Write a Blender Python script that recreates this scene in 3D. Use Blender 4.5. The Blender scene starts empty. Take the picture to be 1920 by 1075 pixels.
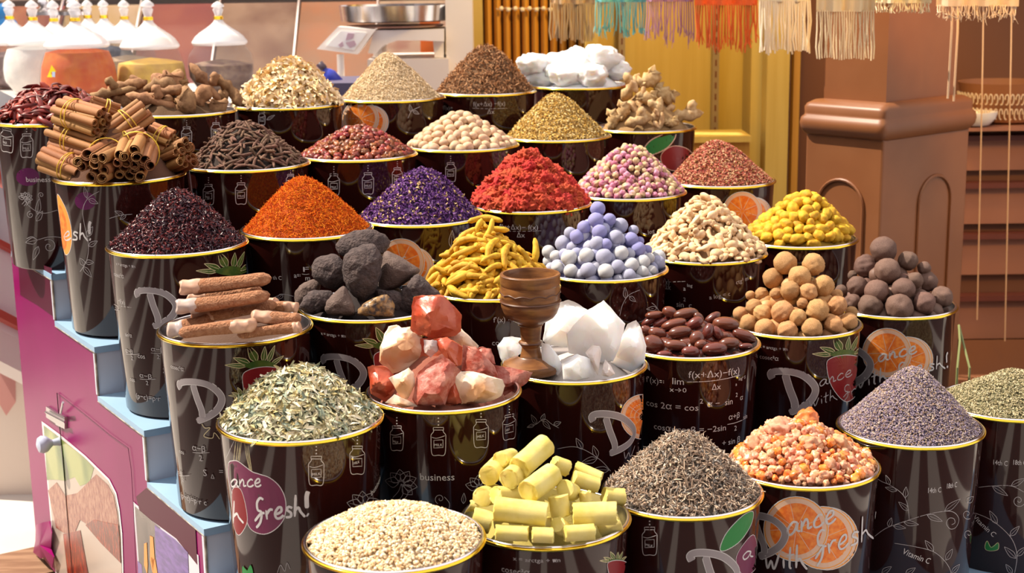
import bpy, bmesh, math, random
import numpy as np
from mathutils import Vector, Matrix, noise

# ---------------------------------------------------------------- camera, sky, sun, exposure
sc = bpy.context.scene
COL = sc.collection
F, PITCH, ROLL = 2742.3, 0.21251, -0.014577
CAM = np.array([0., 0., 1.62])
_fw = np.array([0, math.cos(PITCH), -math.sin(PITCH)])
_rt0 = np.array([1., 0, 0]); _up0 = np.array([0, math.sin(PITCH), math.cos(PITCH)])
RT = math.cos(ROLL)*_rt0 + math.sin(ROLL)*_up0
UP = -math.sin(ROLL)*_rt0 + math.cos(ROLL)*_up0
FW = _fw
cd = bpy.data.cameras.new('camera'); co = bpy.data.objects.new('camera', cd); COL.objects.link(co)
co.matrix_world = Matrix(((RT[0], UP[0], -FW[0], CAM[0]), (RT[1], UP[1], -FW[1], CAM[1]), (RT[2], UP[2], -FW[2], CAM[2]), (0, 0, 0, 1)))
cd.sensor_width = 36; cd.lens = F/1920*36; cd.clip_end = 100
cd.dof.use_dof = True; cd.dof.focus_distance = 2.75; cd.dof.aperture_fstop = 6.3
sc.camera = co

w = bpy.data.worlds.new('sky'); sc.world = w; w.use_nodes = True
bg = w.node_tree.nodes['Background']; bg.inputs[0].default_value = (.96, .89, .87, 1); bg.inputs[1].default_value = 1.0
SUN_DIR = Vector((-.78, .16, 1.02)).normalized()
sl = bpy.data.lights.new('sun', 'SUN'); sl.energy = 5.6; sl.angle = .009; sl.color = (1, .89, .73)
so = bpy.data.objects.new('sun', sl); COL.objects.link(so); so.rotation_euler = SUN_DIR.to_track_quat('Z', 'Y').to_euler()
def spot(name, loc, tgt, e, c, ang, r=.15):
    l = bpy.data.lights.new(name, 'SPOT'); l.energy = e; l.color = c; l.spot_size = ang; l.spot_blend = .9; l.shadow_soft_size = r
    o = bpy.data.objects.new(name, l); COL.objects.link(o); o.location = loc
    o.rotation_euler = (Vector(loc)-Vector(tgt)).to_track_quat('Z', 'Y').to_euler()
# unseen warm spots added above the frame to gild cabinet and pillar
spot('added_cabinet_spot', (.75, 4.25, 2.65), (.62, 5.28, 1.45), 85, (1, .60, .14), 1.7)
al = bpy.data.lights.new('added_shop_fill', 'AREA'); al.energy = 38; al.color = (1, .80, .64); al.shape = 'RECTANGLE'; al.size = 4; al.size_y = 1  # unseen area light added to lift the dark shop interior
ao = bpy.data.objects.new('added_shop_fill', al); COL.objects.link(ao); ao.location = (-1.2, 5.9, 2.9)
spot('added_pillar_spot', (1.25, 3.1, 2.35), (1.25, 4.0, 1.6), 80, (1, .55, .10), .9)  # unseen spot added for the golden tone on the pillar top
sc.view_settings.view_transform = 'Standard'; sc.view_settings.look = 'None'
sc.view_settings.exposure = 0.52; sc.view_settings.gamma = 1; sc.view_settings.use_curve_mapping = False
sc.cycles.max_bounces = 8; sc.cycles.transparent_max_bounces = 32; sc.cycles.diffuse_bounces = 3; sc.cycles.glossy_bounces = 3; sc.cycles.transmission_bounces = 6
sc.cycles.caustics_reflective = False; sc.cycles.caustics_refractive = False

# ---------------------------------------------------------------- helpers
rnd = random.Random(7); nr = np.random.RandomState(11)
def ray(px, py): return FW + RT*(px-960)/F - UP*(py-537.5)/F
def at(px, py, Y):
    r = ray(px, py); return CAM + r*(Y/r[1])
def atd(px, py, d): return CAM + ray(px, py)*d            # d = depth along the view axis
def proj(P):
    v = np.asarray(P)-CAM; z = v@FW; return 960+F*(v@RT)/z, 537.5-F*(v@UP)/z
def tag(o, label=None, cat=None, group=None, kind=None):
    if label: o['label'] = label
    if cat: o['category'] = cat
    if group: o['group'] = group
    if kind: o['kind'] = kind
    return o
def empty(name, loc=(0, 0, 0), rz=0):
    o = bpy.data.objects.new(name, None); COL.objects.link(o); o.location = loc; o.rotation_euler = (0, 0, rz); o.empty_display_size = .05
    bpy.context.view_layer.update() if False else None
    return o
def link(name, me, parent=None, loc=None):
    o = bpy.data.objects.new(name, me); COL.objects.link(o)
    if parent is not None:
        o.parent = parent
        if loc is None:   # mesh given in world coordinates
            o.matrix_parent_inverse = Matrix.LocRotScale(parent.location, parent.rotation_euler, parent.scale).inverted()
    if loc is not None: o.location = loc
    return o
class MB:
    def __init__(s): s.v = []; s.f = []; s.m = []; s.c = []; s.n = 0
    def add(s, V, Fs, m=0, c=None):
        V = np.asarray(V, float); b = s.n; s.v.append(V); s.n += len(V)
        s.f += [tuple(i+b for i in f) for f in Fs]; s.m += [m]*len(Fs)
        s.c.append(np.tile(np.array(c if c is not None else (1, 1, 1), float), (len(V), 1)) if c is None or np.ndim(c) == 1 else np.asarray(c, float))
        return s
    def box(s, lo, hi, m=0, c=None, M=None):
        lo = np.array(lo, float); hi = np.array(hi, float)
        V = np.array([[x, y, z] for x in (lo[0], hi[0]) for y in (lo[1], hi[1]) for z in (lo[2], hi[2])])
        if M is not None: V = V@np.asarray(M)[:3, :3].T + np.asarray(M)[:3, 3]
        return s.add(V, [(0, 1, 3, 2), (4, 6, 7, 5), (0, 4, 5, 1), (2, 3, 7, 6), (0, 2, 6, 4), (1, 5, 7, 3)], m, c)
    def lathe(s, prof, ctr=(0, 0, 0), seg=48, m=0, c=None, axis=None, cap=False):
        a = np.linspace(0, 2*np.pi, seg, endpoint=False); V = []
        for r, z in prof: V += [[ctr[0]+r*math.cos(t), ctr[1]+r*math.sin(t), ctr[2]+z] for t in a]
        Fs = []
        for i in range(len(prof)-1):
            for j in range(seg):
                k = (j+1) % seg; Fs.append((i*seg+j, i*seg+k, (i+1)*seg+k, (i+1)*seg+j))
        if cap: Fs += [tuple(range(seg))[::-1], tuple((len(prof)-1)*seg+j for j in range(seg))]
        return s.add(V, Fs, m, c)
    def tube(s, P, R, seg=8, m=0, c=None, cap=True, flat=1.0):
        P = np.asarray(P, float); n = len(P); R = np.broadcast_to(R, (n,)) if np.ndim(R) < 1 or len(np.atleast_1d(R)) == 1 else np.asarray(R)
        V = []; u = None
        for i in range(n):
            t = P[min(i+1, n-1)]-P[max(i-1, 0)]; t = t/(np.linalg.norm(t)+1e-12)
            if u is None:
                u = np.cross(t, (0, 0, 1)) if abs(t[2]) < .9 else np.cross(t, (1, 0, 0))
            u = u-t*(u@t); u /= np.linalg.norm(u)+1e-12; w_ = np.cross(t, u)
            for k in range(seg):
                a = 2*np.pi*k/seg; V.append(P[i]+R[i]*(u*math.cos(a)+w_*math.sin(a)*flat))
        Fs = [(i*seg+k, i*seg+(k+1) % seg, (i+1)*seg+(k+1) % seg, (i+1)*seg+k) for i in range(n-1) for k in range(seg)]
        if cap: Fs += [tuple(range(seg))[::-1], tuple((n-1)*seg+k for k in range(seg))]
        return s.add(V, Fs, m, c)
    def mesh(s, name, mats, smooth=True, sharp=None):
        V = np.concatenate(s.v) if s.v else np.zeros((0, 3))
        me = bpy.data.meshes.new(name); me.from_pydata(V.tolist(), [], s.f)
        for m in (mats if isinstance(mats, (list, tuple)) else [mats]): me.materials.append(m)
        me.polygons.foreach_set('material_index', s.m)
        me.polygons.foreach_set('use_smooth', [smooth]*len(s.f))
        ca = me.color_attributes.new('Col', 'FLOAT_COLOR', 'POINT')
        C = np.concatenate(s.c); ca.data.foreach_set('color', np.concatenate([C, np.ones((len(C), 1))], 1).ravel())
        me.update()
        bm = bmesh.new(); bm.from_mesh(me); bmesh.ops.recalc_face_normals(bm, faces=bm.faces)
        if sharp is not None:
            for e in bm.edges:
                if len(e.link_faces) == 2 and e.calc_face_angle(0) > sharp: e.smooth = False
        bm.to_mesh(me); bm.free()
        return me
    def build(s, name, mats, parent=None, smooth=True, sharp=.7, loc=None):
        return link(name, s.mesh(name, mats, smooth, sharp), parent, loc)
def big_mesh(name, V, loops, tot, C, mat):
    """fast mesh: V (n,3), loops flat, tot verts per face, C (n,3)"""
    me = bpy.data.meshes.new(name); nf = len(loops)//tot
    me.vertices.add(len(V)); me.vertices.foreach_set('co', V.astype(np.float32).ravel())
    me.loops.add(len(loops)); me.loops.foreach_set('vertex_index', loops.astype(np.int32))
    me.polygons.add(nf); me.polygons.foreach_set('loop_start', np.arange(0, nf*tot, tot, dtype=np.int32)); me.polygons.foreach_set('loop_total', np.full(nf, tot, np.int32))
    me.polygons.foreach_set('use_smooth', np.zeros(nf, bool))
    ca = me.color_attributes.new('Col', 'FLOAT_COLOR', 'POINT'); ca.data.foreach_set('color', np.concatenate([C, np.ones((len(C), 1))], 1).astype(np.float32).ravel())
    me.materials.append(mat); me.update(calc_edges=True); me.validate()
    return me

# ---------------------------------------------------------------- materials
def mat(name, col=(.5, .5, .5), rough=.6, metal=0, col2=None, nscale=20, bump=0, bscale=60, vcol=False, objrand=0, trans=0, ior=1.45, sss=0, coat=0, spec=.5, alpha=1, detail=4, dist=.002, stretch=None, vor=False, sssr=.01, sheen=0):
    m = bpy.data.materials.new(name); m.use_nodes = True; nt = m.node_tree; N = nt.nodes; L = nt.links; b = N['Principled BSDF']
    b.inputs['Roughness'].default_value = rough; b.inputs['Metallic'].default_value = metal; b.inputs['IOR'].default_value = ior
    b.inputs['Transmission Weight'].default_value = trans; b.inputs['Specular IOR Level'].default_value = spec
    b.inputs['Coat Weight'].default_value = coat; b.inputs['Coat Roughness'].default_value = .03; b.inputs['Alpha'].default_value = alpha
    b.inputs['Sheen Weight'].default_value = sheen
    if sss: b.inputs['Subsurface Weight'].default_value = sss; b.inputs['Subsurface Radius'].default_value = (1, .7, .5); b.inputs['Subsurface Scale'].default_value = sssr
    tc = N.new('ShaderNodeTexCoord'); mp = N.new('ShaderNodeMapping'); L.new(tc.outputs['Object'], mp.inputs[0])
    if stretch: mp.inputs['Scale'].default_value = stretch
    out = None
    if vcol:
        a = N.new('ShaderNodeAttribute'); a.attribute_name = 'Col'; out = a.outputs['Color']
        if col != (1, 1, 1):
            mx = N.new('ShaderNodeMix'); mx.data_type = 'RGBA'; mx.blend_type = 'MULTIPLY'; mx.inputs[0].default_value = 1
            L.new(out, mx.inputs[6]); mx.inputs[7].default_value = (*col, 1); out = mx.outputs[2]
    if col2 is not None:
        n = N.new('ShaderNodeTexNoise'); n.inputs['Scale'].default_value = nscale; n.inputs['Detail'].default_value = detail; L.new(mp.outputs[0], n.inputs[0])
        cr = N.new('ShaderNodeValToRGB'); cr.color_ramp.elements[0].position = .38; cr.color_ramp.elements[1].position = .62; L.new(n.outputs[0], cr.inputs[0])
        mx = N.new('ShaderNodeMix'); mx.data_type = 'RGBA'; L.new(cr.outputs[0], mx.inputs[0])
        if out is not None: L.new(out, mx.inputs[6])
        else: mx.inputs[6].default_value = (*col, 1)
        if vcol:
            mx2 = N.new('ShaderNodeMix'); mx2.data_type = 'RGBA'; mx2.blend_type = 'MULTIPLY'; mx2.inputs[0].default_value = 1; L.new(out, mx2.inputs[6]); mx2.inputs[7].default_value = (*col2, 1); L.new(mx2.outputs[2], mx.inputs[7])
        else: mx.inputs[7].default_value = (*col2, 1)
        out = mx.outputs[2]
    if objrand:
        oi = N.new('ShaderNodeObjectInfo'); hs = N.new('ShaderNodeHueSaturation')
        mr = N.new('ShaderNodeMapRange'); mr.inputs[3].default_value = 1-objrand; mr.inputs[4].default_value = 1+objrand; L.new(oi.outputs['Random'], mr.inputs[0]); L.new(mr.outputs[0], hs.inputs['Value'])
        m2 = N.new('ShaderNodeMath'); m2.operation = 'MULTIPLY_ADD'; m2.inputs[1].default_value = 7.31; L.new(oi.outputs['Random'], m2.inputs[0]); m3 = N.new('ShaderNodeMath'); m3.operation = 'FRACT'; L.new(m2.outputs[0], m3.inputs[0])
        mh = N.new('ShaderNodeMapRange'); mh.inputs[3].default_value = .5-objrand*.06; mh.inputs[4].default_value = .5+objrand*.06; L.new(m3.outputs[0], mh.inputs[0]); L.new(mh.outputs[0], hs.inputs['Hue'])
        if out is not None: L.new(out, hs.inputs['Color'])
        else: hs.inputs['Color'].default_value = (*col, 1)
        out = hs.outputs[0]
    if out is not None: L.new(out, b.inputs['Base Color'])
    else: b.inputs['Base Color'].default_value = (*col, 1)
    if bump:
        if vor: n = N.new('ShaderNodeTexVoronoi'); n.inputs['Scale'].default_value = bscale
        else: n = N.new('ShaderNodeTexNoise'); n.inputs['Scale'].default_value = bscale; n.inputs['Detail'].default_value = 6
        L.new(mp.outputs[0], n.inputs[0]); bp = N.new('ShaderNodeBump'); bp.inputs['Strength'].default_value = bump; bp.inputs['Distance'].default_value = dist
        L.new(n.outputs[0], bp.inputs['Height']); L.new(bp.outputs[0], b.inputs['Normal'])
    return m
M_black = mat('black_lacquer', (.024, .0045, .0035), .07, ior=1.5)
M_gold = mat('polished_gold_trim', (.95, .62, .05), .16, 1)
M_steel = mat('bright_tin', (.80, .78, .80), .18, 1)
M_white = mat('white_print', (.62, .60, .60), .35)
M_grey = mat('grey_print', (.30, .27, .28), .35)
M_line = mat('line_print', (.42, .40, .41), .35)
M_orange = mat('orange_flesh_print', (.80, .16, .02), .3, col2=(.92, .30, .05), nscale=90)
M_pith = mat('orange_pith_print', (.75, .50, .36), .3)
M_peel = mat('orange_peel_print', (.85, .35, .06), .3)
M_leafp = mat('green_leaf_print', (.035, .09, .015), .3, col2=(.09, .13, .02), nscale=60)
M_green = mat('bright_green_print', (.02, .22, .05), .3)
M_berryp = mat('dark_red_fruit_print', (.22, .01, .015), .3)
M_plump = mat('purple_fruit_print', (.16, .02, .07), .3)
M_purple = mat('purple_patch_print', (.10, .005, .07), .3)
# ---------------------------------------------------------------- the stepped display stand
EV = np.array([.8434, .5373, 0]); NV = np.array([.5373, -.8434, 0])       # along a row / out towards the customer
AP = .855; AE = 2.74
def pt(a, n, z): return EV*a + NV*n + np.array([0, 0, z])
def onplane(px, py, off=0):
    r = ray(px, py); t = (AP-off)/(r@EV); return CAM + r*t
TR = [.972, .866, .760, .655, .552, .418]                                # tread heights
NO = [-3.255, -2.965, -2.675, -2.375, -2.09, -1.72]                      # nosings
BACK = -3.60
TB = [BACK] + NO[:-1]
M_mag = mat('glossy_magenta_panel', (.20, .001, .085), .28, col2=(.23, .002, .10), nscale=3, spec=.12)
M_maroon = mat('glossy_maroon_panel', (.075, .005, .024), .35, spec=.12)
M_tread = mat('pale_blue_laminate', (.26, .42, .60), .45, col2=(.30, .46, .63), nscale=6)
M_riser = mat('grey_blue_laminate', (.56, .60, .70), .5)
M_edge = mat('chipped_board_edge', (.16, .12, .10), .8, col2=(.4, .36, .3), nscale=40)
M_paper = mat('photo_paper', (.42, .34, .29), .2)
stand = empty('display_stand', tuple(pt(AP, -2.7, 0.18)))
tag(stand, 'stepped magenta display stand with pale blue treads carrying the rows of black spice buckets', 'stand')
prof = [(BACK, .19)]
prof = [(-3.60, .19), (-3.60, TR[0]-.012)]
for k in range(6):
    prof.append((NO[k], TR[k]-.012))
    prof.append((NO[k], (TR[k+1] if k < 5 else .19)-.012 if k < 5 else .19))
def slab(poly, a0, a1, mb, m=0):
    V = [pt(a0, n, z) for n, z in poly]+[pt(a1, n, z) for n, z in poly]; n = len(poly)
    mb.add(V, [tuple(range(n)), tuple(range(n, 2*n))[::-1]]+[(i, (i+1) % n, n+(i+1) % n, n+i) for i in range(n)], m)
mb = MB()
mb.v = []
b_ = MB(); slab(prof, AP, AP+.018, b_)
me = b_.mesh('end_panel', [M_mag, M_maroon, M_edge], False)
bm = bmesh.new(); bm.from_mesh(me)
bmesh.ops.triangulate(bm, faces=[f for f in bm.faces if len(f.verts) > 4])
bm.to_mesh(me); bm.free()
link('end_panel', me, stand)
def plate(name, pix, m, off=.0015, parent=stand, thick=.001):
    """flat sheet fixed to the end panel, outline in the photo's pixels on that plane"""
    P = [onplane(x, y, off) for x, y in pix]; Q = [onplane(x, y, 0) for x, y in pix]; n = len(P); b = MB()
    b.add(P+Q, [tuple(range(n)), tuple(range(n, 2*n))[::-1]]+[(i, (i+1) % n, n+(i+1) % n, n+i) for i in range(n)])
    me = b.mesh(name, m, False); bm = bmesh.new(); bm.from_mesh(me); bmesh.ops.triangulate(bm, faces=[f for f in bm.faces if len(f.verts) > 4]); bm.to_mesh(me); bm.free()
    return link(name, me, parent)
def strip(name, pix, wpx, m, off=.003, parent=stand):
    b = MB(); P = [onplane(x, y, off) for x, y in pix]; r = wpx*.0011
    b.tube(P, r, 5); return b.build(name, m, parent)
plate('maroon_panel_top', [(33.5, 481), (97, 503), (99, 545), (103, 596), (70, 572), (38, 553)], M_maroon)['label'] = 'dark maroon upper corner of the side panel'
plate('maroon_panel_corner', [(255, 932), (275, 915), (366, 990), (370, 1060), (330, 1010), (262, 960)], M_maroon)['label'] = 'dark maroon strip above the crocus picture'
# treads and risers
for k in range(6):
    z = TR[k]; n0 = TB[k]; n1 = NO[k]
    b = MB(); slab([(n0, z-.014), (n0, z), (n1+.004, z), (n1+.004, z-.014)], AP-.003, AE, b); b.build('tread', M_tread, stand, False)
    zl = TR[k+1] if k < 5 else .19
    b = MB(); slab([(n1-.012, zl), (n1-.012, z-.014), (n1+.0015, z-.014), (n1+.0015, zl)], AP-.002, AE, b); b.build('riser', M_riser, stand, False)
    b = MB(); b.tube([pt(AP-.001, n1+.003, z-.013), pt(AP-.001, n1+.003, zl)], .0028, 5); b.tube([pt(AP-.001, n0, z-.013), pt(AP-.001, n1+.003, z-.013)], .003, 5); b.build('chipped_edge', M_edge, stand)
b = MB(); slab([(BACK-.012, .19), (BACK-.012, TR[0]), (BACK, TR[0]), (BACK, .19)], AP, AE, b); b.build('back_panel', M_mag, stand, False)
# saffron picture (two panels, split by the door gap) and crocus picture
sp = plate('saffron_photo', [(78, 790), (112, 815), (160, 855), (205, 899), (218, 925), (224, 955), (229, 1000), (231, 1060), (232, 1110), (128, 1130), (104, 1075)], mat('photo_border_white', (.75, .70, .72), .2), .0012); sp['label'] = 'large saffron photograph on the side panel'
def pplate(name, pix, m, off): return plate(name, pix, m, off, sp)
pplate('photo_background', [(81, 797), (110, 819), (158, 858), (202, 901), (215, 927), (221, 957), (226, 1002), (228, 1060), (229, 1108), (130, 1126), (106, 1075)], M_paper, .0018)
pplate('green_blur', [(82, 799), (110, 820), (158, 859), (176, 878), (168, 905), (150, 912), (140, 895), (122, 902), (106, 900), (88, 900)], mat('blurred_green_print', (.06, .13, .015), .2, col2=(.30, .34, .10), nscale=9, detail=1), .0022)
pplate('saffron_heap', [(90, 920), (106, 905), (122, 930), (145, 925), (165, 905), (180, 890), (202, 910), (213, 930), (219, 960), (225, 1010), (226, 1055), (190, 1010), (165, 985), (150, 975), (140, 1000), (120, 1000), (105, 990)], mat('saffron_print', (.20, .03, .015), .25, col2=(.36, .16, .10), nscale=110, stretch=(1, 1, .5)), .0026)
pplate('saffron_bundle', [(118, 1002), (150, 995), (165, 1075), (170, 1120), (132, 1125)], mat('saffron_print_deep', (.30, .025, .008), .25, col2=(.08, .006, .004), nscale=130, stretch=(1, 1, .25)), .003)
pplate('saffron_red_heap', [(160, 985), (175, 975), (222, 985), (226, 1056), (190, 1020)], mat('saffron_print_red', (.30, .035, .010), .25, col2=(.07, .008, .004), nscale=150, stretch=(1, 1, .3)), .0032)  # dark red area of the printed saffron picture
cp = plate('crocus_photo', [(249, 940), (255, 946), (330, 1007), (372, 1042), (376, 1110), (262, 1110)], mat('photo_border_pale', (.62, .58, .66), .2), .0012); cp['label'] = 'purple crocus photograph on the side panel'
plate('crocus_background', [(253, 950), (300, 990), (302, 1110), (264, 1110)], mat('crocus_dark_print', (.05, .035, .035), .2, col2=(.13, .10, .09), nscale=10), .0018, cp)
plate('crocus_petal', [(290, 985), (328, 1012), (352, 1036), (355, 1110), (300, 1110), (292, 1040)], mat('crocus_petal_print', (.06, .02, .19), .2, col2=(.13, .055, .32), nscale=25, stretch=(1, 1, 4)), .002, cp)
plate('crocus_petal', [(258, 1052), (266, 1060), (268, 1110), (260, 1110)], mat('crocus_petal_side', (.12, .05, .28), .2), .002, cp)
for q in ([(281, 1005), (287, 1008), (290, 1050), (286, 1075), (281, 1050)], [(270, 1020), (275, 1018), (277, 1060), (276, 1078), (270, 1060)], [(283, 1045), (291, 1050), (296, 1080), (288, 1085)]):
    plate('stamen', q, mat('stamen_orange', (.70, .25, .02), .3), .0026, cp)
strip('door_gap', [(107, 737), (112, 800), (118, 860), (125, 950), (131, 1020), (137, 1090)], 1.0, mat('dark_gap', (.02, .01, .01), .9))
strip('door_gap', [(107, 737), (150, 770), (205, 815), (240, 840), (246, 880), (250, 945), (256, 1090)], .5, mat('dark_gap_thin', (.10, .01, .05), .9))
# torn magenta film at the bottom-left corner
b = MB(); tp = [(67, 985), (80, 980), (92, 978), (97, 1000), (95, 1030), (101, 1045), (98, 1065), (84, 1045), (76, 1048), (62, 1036), (66, 1015)]
P = [onplane(x, y, .004+.012*abs(math.sin(i*1.7))) for i, (x, y) in enumerate(tp)]; c0 = np.mean(P, 0)-EV*.012
b.add(P+[c0]+[p+EV*.0015 for p in P]+[c0+EV*.0015], [(i, (i+1) % 11, 11) for i in range(11)]+[(12+i, 12+(i+1) % 11, 23) for i in range(11)]+[(i, (i+1) % 11, 12+(i+1) % 11, 12+i) for i in range(11)])
b.build('torn_film', M_mag, stand)
# latch and knob
lt = MB()
def ebox(b, px0, py0, px1, py1, d, m=0, skew=(0, 0)):
    P = [onplane(*q) for q in ((px0, py0), (px1, py0+skew[0]), (px1, py1+skew[0]), (px0, py1))]; Q = [p-EV*d for p in P]
    b.add(P+Q, [(0, 1, 2, 3), (4, 7, 6, 5), (0, 4, 5, 1), (1, 5, 6, 2), (2, 6, 7, 3), (3, 7, 4, 0)], m)
M_latch = mat('zinc_latch', (.55, .53, .55), .35, 1)
ebox(lt, 91, 762, 109, 782, .006, skew=(12, 0)); ebox(lt, 109, 774, 126, 796, .006, skew=(8, 0)); lt.tube([onplane(86, 773, .012), onplane(122, 792, .012)], .003, 8); lt.tube([onplane(114, 775, .008), onplane(118, 755, .02)], .003, 6)
lt.build('sliding_latch', M_latch, stand, sharp=.5)['label'] = 'zinc sliding latch'
kb = MB(); kc = onplane(113, 828); ks = []
for d, r in ((0, .011), (.006, .009), (.018, .007), (.024, .012), (.032, .019), (.042, .021), (.050, .017), (.054, .006), (.0545, .0005)): ks.append((kc-EV*d, r))
kb.tube([k[0] for k in ks], [k[1] for k in ks], 20); kb.build('round_knob', mat('pale_blue_knob', (.50, .55, .72), .25), stand)['label'] = 'pale blue round door knob'

# ---------------------------------------------------------------- buckets
RB = .14; HB = .332
BK = {}
_f1 = [('chilli', -1.108, 3.585), ('roots', -.846, 3.741), ('yflower', -.588, 3.890), ('beige', -.326, 4.065), ('clove', -.071, 4.262), ('cotton', .218, 4.476)]
for n_, x, y in _f1:
    s_ = 3.405/(-(x*.5373-y*.8434)); BK[n_] = [x*s_, y*s_, 1.303, 0]
for n_, x, y, z, r_ in [('cinnamon', -.844, 3.140, 1.203, 1), ('longpepper', -.595, 3.303, 1.203, 1), ('berries', -.360, 3.451, 1.203, 1), ('nutmeg', -.118, 3.608, 1.203, 1), ('golden', .122, 3.783, 1.203, 1), ('galangal', .365, 3.960, 1.203, 1),
    ('hibiscus', -.672, 2.898, 1.095, 2), ('safflower', -.433, 3.055, 1.095, 2), ('purple', -.202, 3.193, 1.095, 2), ('red', .046, 3.346, 1.095, 2), ('rosebud', .285, 3.510, 1.095, 2), ('pink', .532, 3.688, 1.095, 2),
    ('cuttle', -.508, 2.607, .991, 3), ('rock', -.275, 2.769, .991, 3), ('turmeric', -.041, 2.928, .991, 3), ('blue', .197, 3.092, .991, 3), ('ginger', .439, 3.260, .991, 3), ('yellow', .683, 3.426, .991, 3),
    ('leaves', -.362, 2.380, .885, 4), ('salt', -.126, 2.536, .885, 4), ('crystal', .116, 2.705, .885, 4), ('beans', .358, 2.860, .885, 4), ('lemon', .598, 3.011, .885, 4), ('blemon', .845, 3.168, .885, 4),
    ('A', -.186, 2.112, .774, 5), ('B', .049, 2.270, .744, 5), ('C', .291, 2.415, .733, 5), ('D', .531, 2.564, .727, 5), ('E', .769, 2.717, .747, 5), ('F', 1.012, 2.872, .747, 5)]:
    BK[n_] = [x, y, z, r_]
RBOT = .122
_b = MB()
_b.lathe([(.001, -.30), (.118, -.30)], seg=64)
def bucket_meshes():
    a = MB(); H = HB
    a.lathe([(.001, -H), (RBOT-.003, -H), (RBOT, -H+.003), (RB-.004, -.006), (RB-.0035, -.002), (RB-.0065, -.002), (RB-.0075, -.008), (RBOT-.004, -H+.006), (.001, -H+.005)], seg=72, c=(1, 1, 1))
    body = a.mesh('bucket_body', M_black, True, .9)
    a = MB(); t = np.linspace(0, 2*np.pi, 9)
    a.lathe([(RB-.0015+.0030*math.cos(x), -.0035+.0030*math.sin(x)) for x in t], seg=96); gold = a.mesh('gold_rim', M_gold)
    a = MB(); a.lathe([(RB-.0045+.0028*math.cos(x), -.0002+.0022*math.sin(x)) for x in t], seg=96)
    a.lathe([(RB-.0065, -.001), (RB-.0085, -.012), (RB-.011, -.05)], seg=96); tin = a.mesh('tin_lip', M_steel)
    return body, gold, tin
BODY, GOLD, TIN = bucket_meshes()
BOBJ = {}
BLAB = {
 'chilli': 'black bucket of dried red chillies on the top step, far left end', 'roots': 'black bucket holding brown gnarled root chunks on the top step', 'yflower': 'black bucket heaped with pale yellow dried blossoms on the top step', 'beige': 'black bucket with a steep cone of straw-coloured herb on the top step', 'clove': 'black bucket heaped with brown clove-like spice on the top step', 'cotton': 'black bucket topped with fluffy white cotton lumps',
 'cinnamon': 'black bucket carrying tied bundles of cinnamon sticks', 'longpepper': 'black bucket heaped with dark long pepper sticks', 'berries': 'black bucket filled with red-brown dried berries', 'nutmeg': 'black bucket heaped with round tan nutmegs', 'golden': 'black bucket with a cone of golden chopped flowers', 'galangal': 'black bucket piled with pale knobbly galangal roots, green leaf printed on it',
 'hibiscus': 'black bucket with a cone of dark crimson hibiscus petals', 'safflower': 'black bucket with a cone of bright orange safflower threads', 'purple': 'black bucket heaped with purple and cream dried flowers', 'red': 'black bucket heaped with crumbly red lumps', 'rosebud': 'black bucket heaped with pink dried rosebuds', 'pink': 'black bucket with a mound of small pink dried petals, orange slice on its print',
 'cuttle': 'black bucket stacked with terracotta foot scrubbers', 'rock': 'black bucket piled with black lava rocks', 'turmeric': 'black bucket heaped with yellow turmeric fingers', 'blue': 'black bucket with a pyramid of powder-blue balls', 'ginger': 'black bucket heaped with pale dried ginger pieces', 'yellow': 'black bucket heaped with yellow turmeric bulbs',
 'leaves': 'black bucket with a dome of pale green dried leaves', 'salt': 'black bucket piled with red and white rock salt', 'crystal': 'black bucket with large white crystals and the wooden goblet', 'beans': 'black bucket of glossy brown beans, printed with formulas', 'lemon': 'black bucket piled with tan dried lemons', 'blemon': 'black bucket piled with dark brown dried limes',
 'A': 'black bucket of cream frankincense grains at the very bottom of the stand', 'B': 'black bucket of pale yellow sulphur sticks on the lowest step', 'C': 'black bucket with a mound of grey-brown sage on the lowest step', 'D': 'black bucket of orange and pink resin lumps, large orange slice printed on it', 'E': 'black bucket with a tall cone of lavender, leafy vines printed on it', 'F': 'black bucket of grey-green herb cut off by the right edge'}
for k, (x, y, z, r_) in BK.items():
    o = empty('spice_bucket', (x, y, z-HB)); tag(o, BLAB[k], 'bucket', 'black and gold spice buckets on the stand')
    for nm, me_ in (('bucket_body', BODY), ('gold_rim', GOLD), ('tin_lip', TIN)):
        c = bpy.data.objects.new(nm, me_); COL.objects.link(c); c.parent = o; c.location = (0, 0, HB)
    BOBJ[k] = o

# heap surface over a bucket
RI = RB-.010
HEAP = {}
def prof_(t, c): 
    t = min(max(t, 0), 1); return (math.sqrt(1+c*c)-math.sqrt(t*t+c*c))/(math.sqrt(1+c*c)-c)
def set_heap(k, peak, c=.25, p=1.0, ri=RI):
    x, y, z, _ = BK[k]; P = atd(peak[0], peak[1], (np.array([x, y, z])-CAM)@FW)
    HEAP[k] = dict(H=P[2]-z, c=c, p=p, dx=P[0]-x, dy=0, ri=ri)
def hz(k, x, y):
    h = HEAP[k]; X, Y, Z, _ = BK[k]; r = math.hypot(x-X, y-Y)/h['ri']
    for _i in range(3):
        q = prof_(r, h['c'])**h['p'] if r < 1 else 0; r = math.hypot(x-X-h['dx']*q, y-Y)/h['ri']
    if r >= 1: return Z-.004-(r-1)*.3
    return Z-.004+h['H']*prof_(r, h['c'])**h['p']
def hn(k, x, y, e=.004):
    n = Vector((hz(k, x-e, y)-hz(k, x+e, y), hz(k, x, y-e)-hz(k, x, y+e), 2*e)); return n.normalized()
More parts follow.
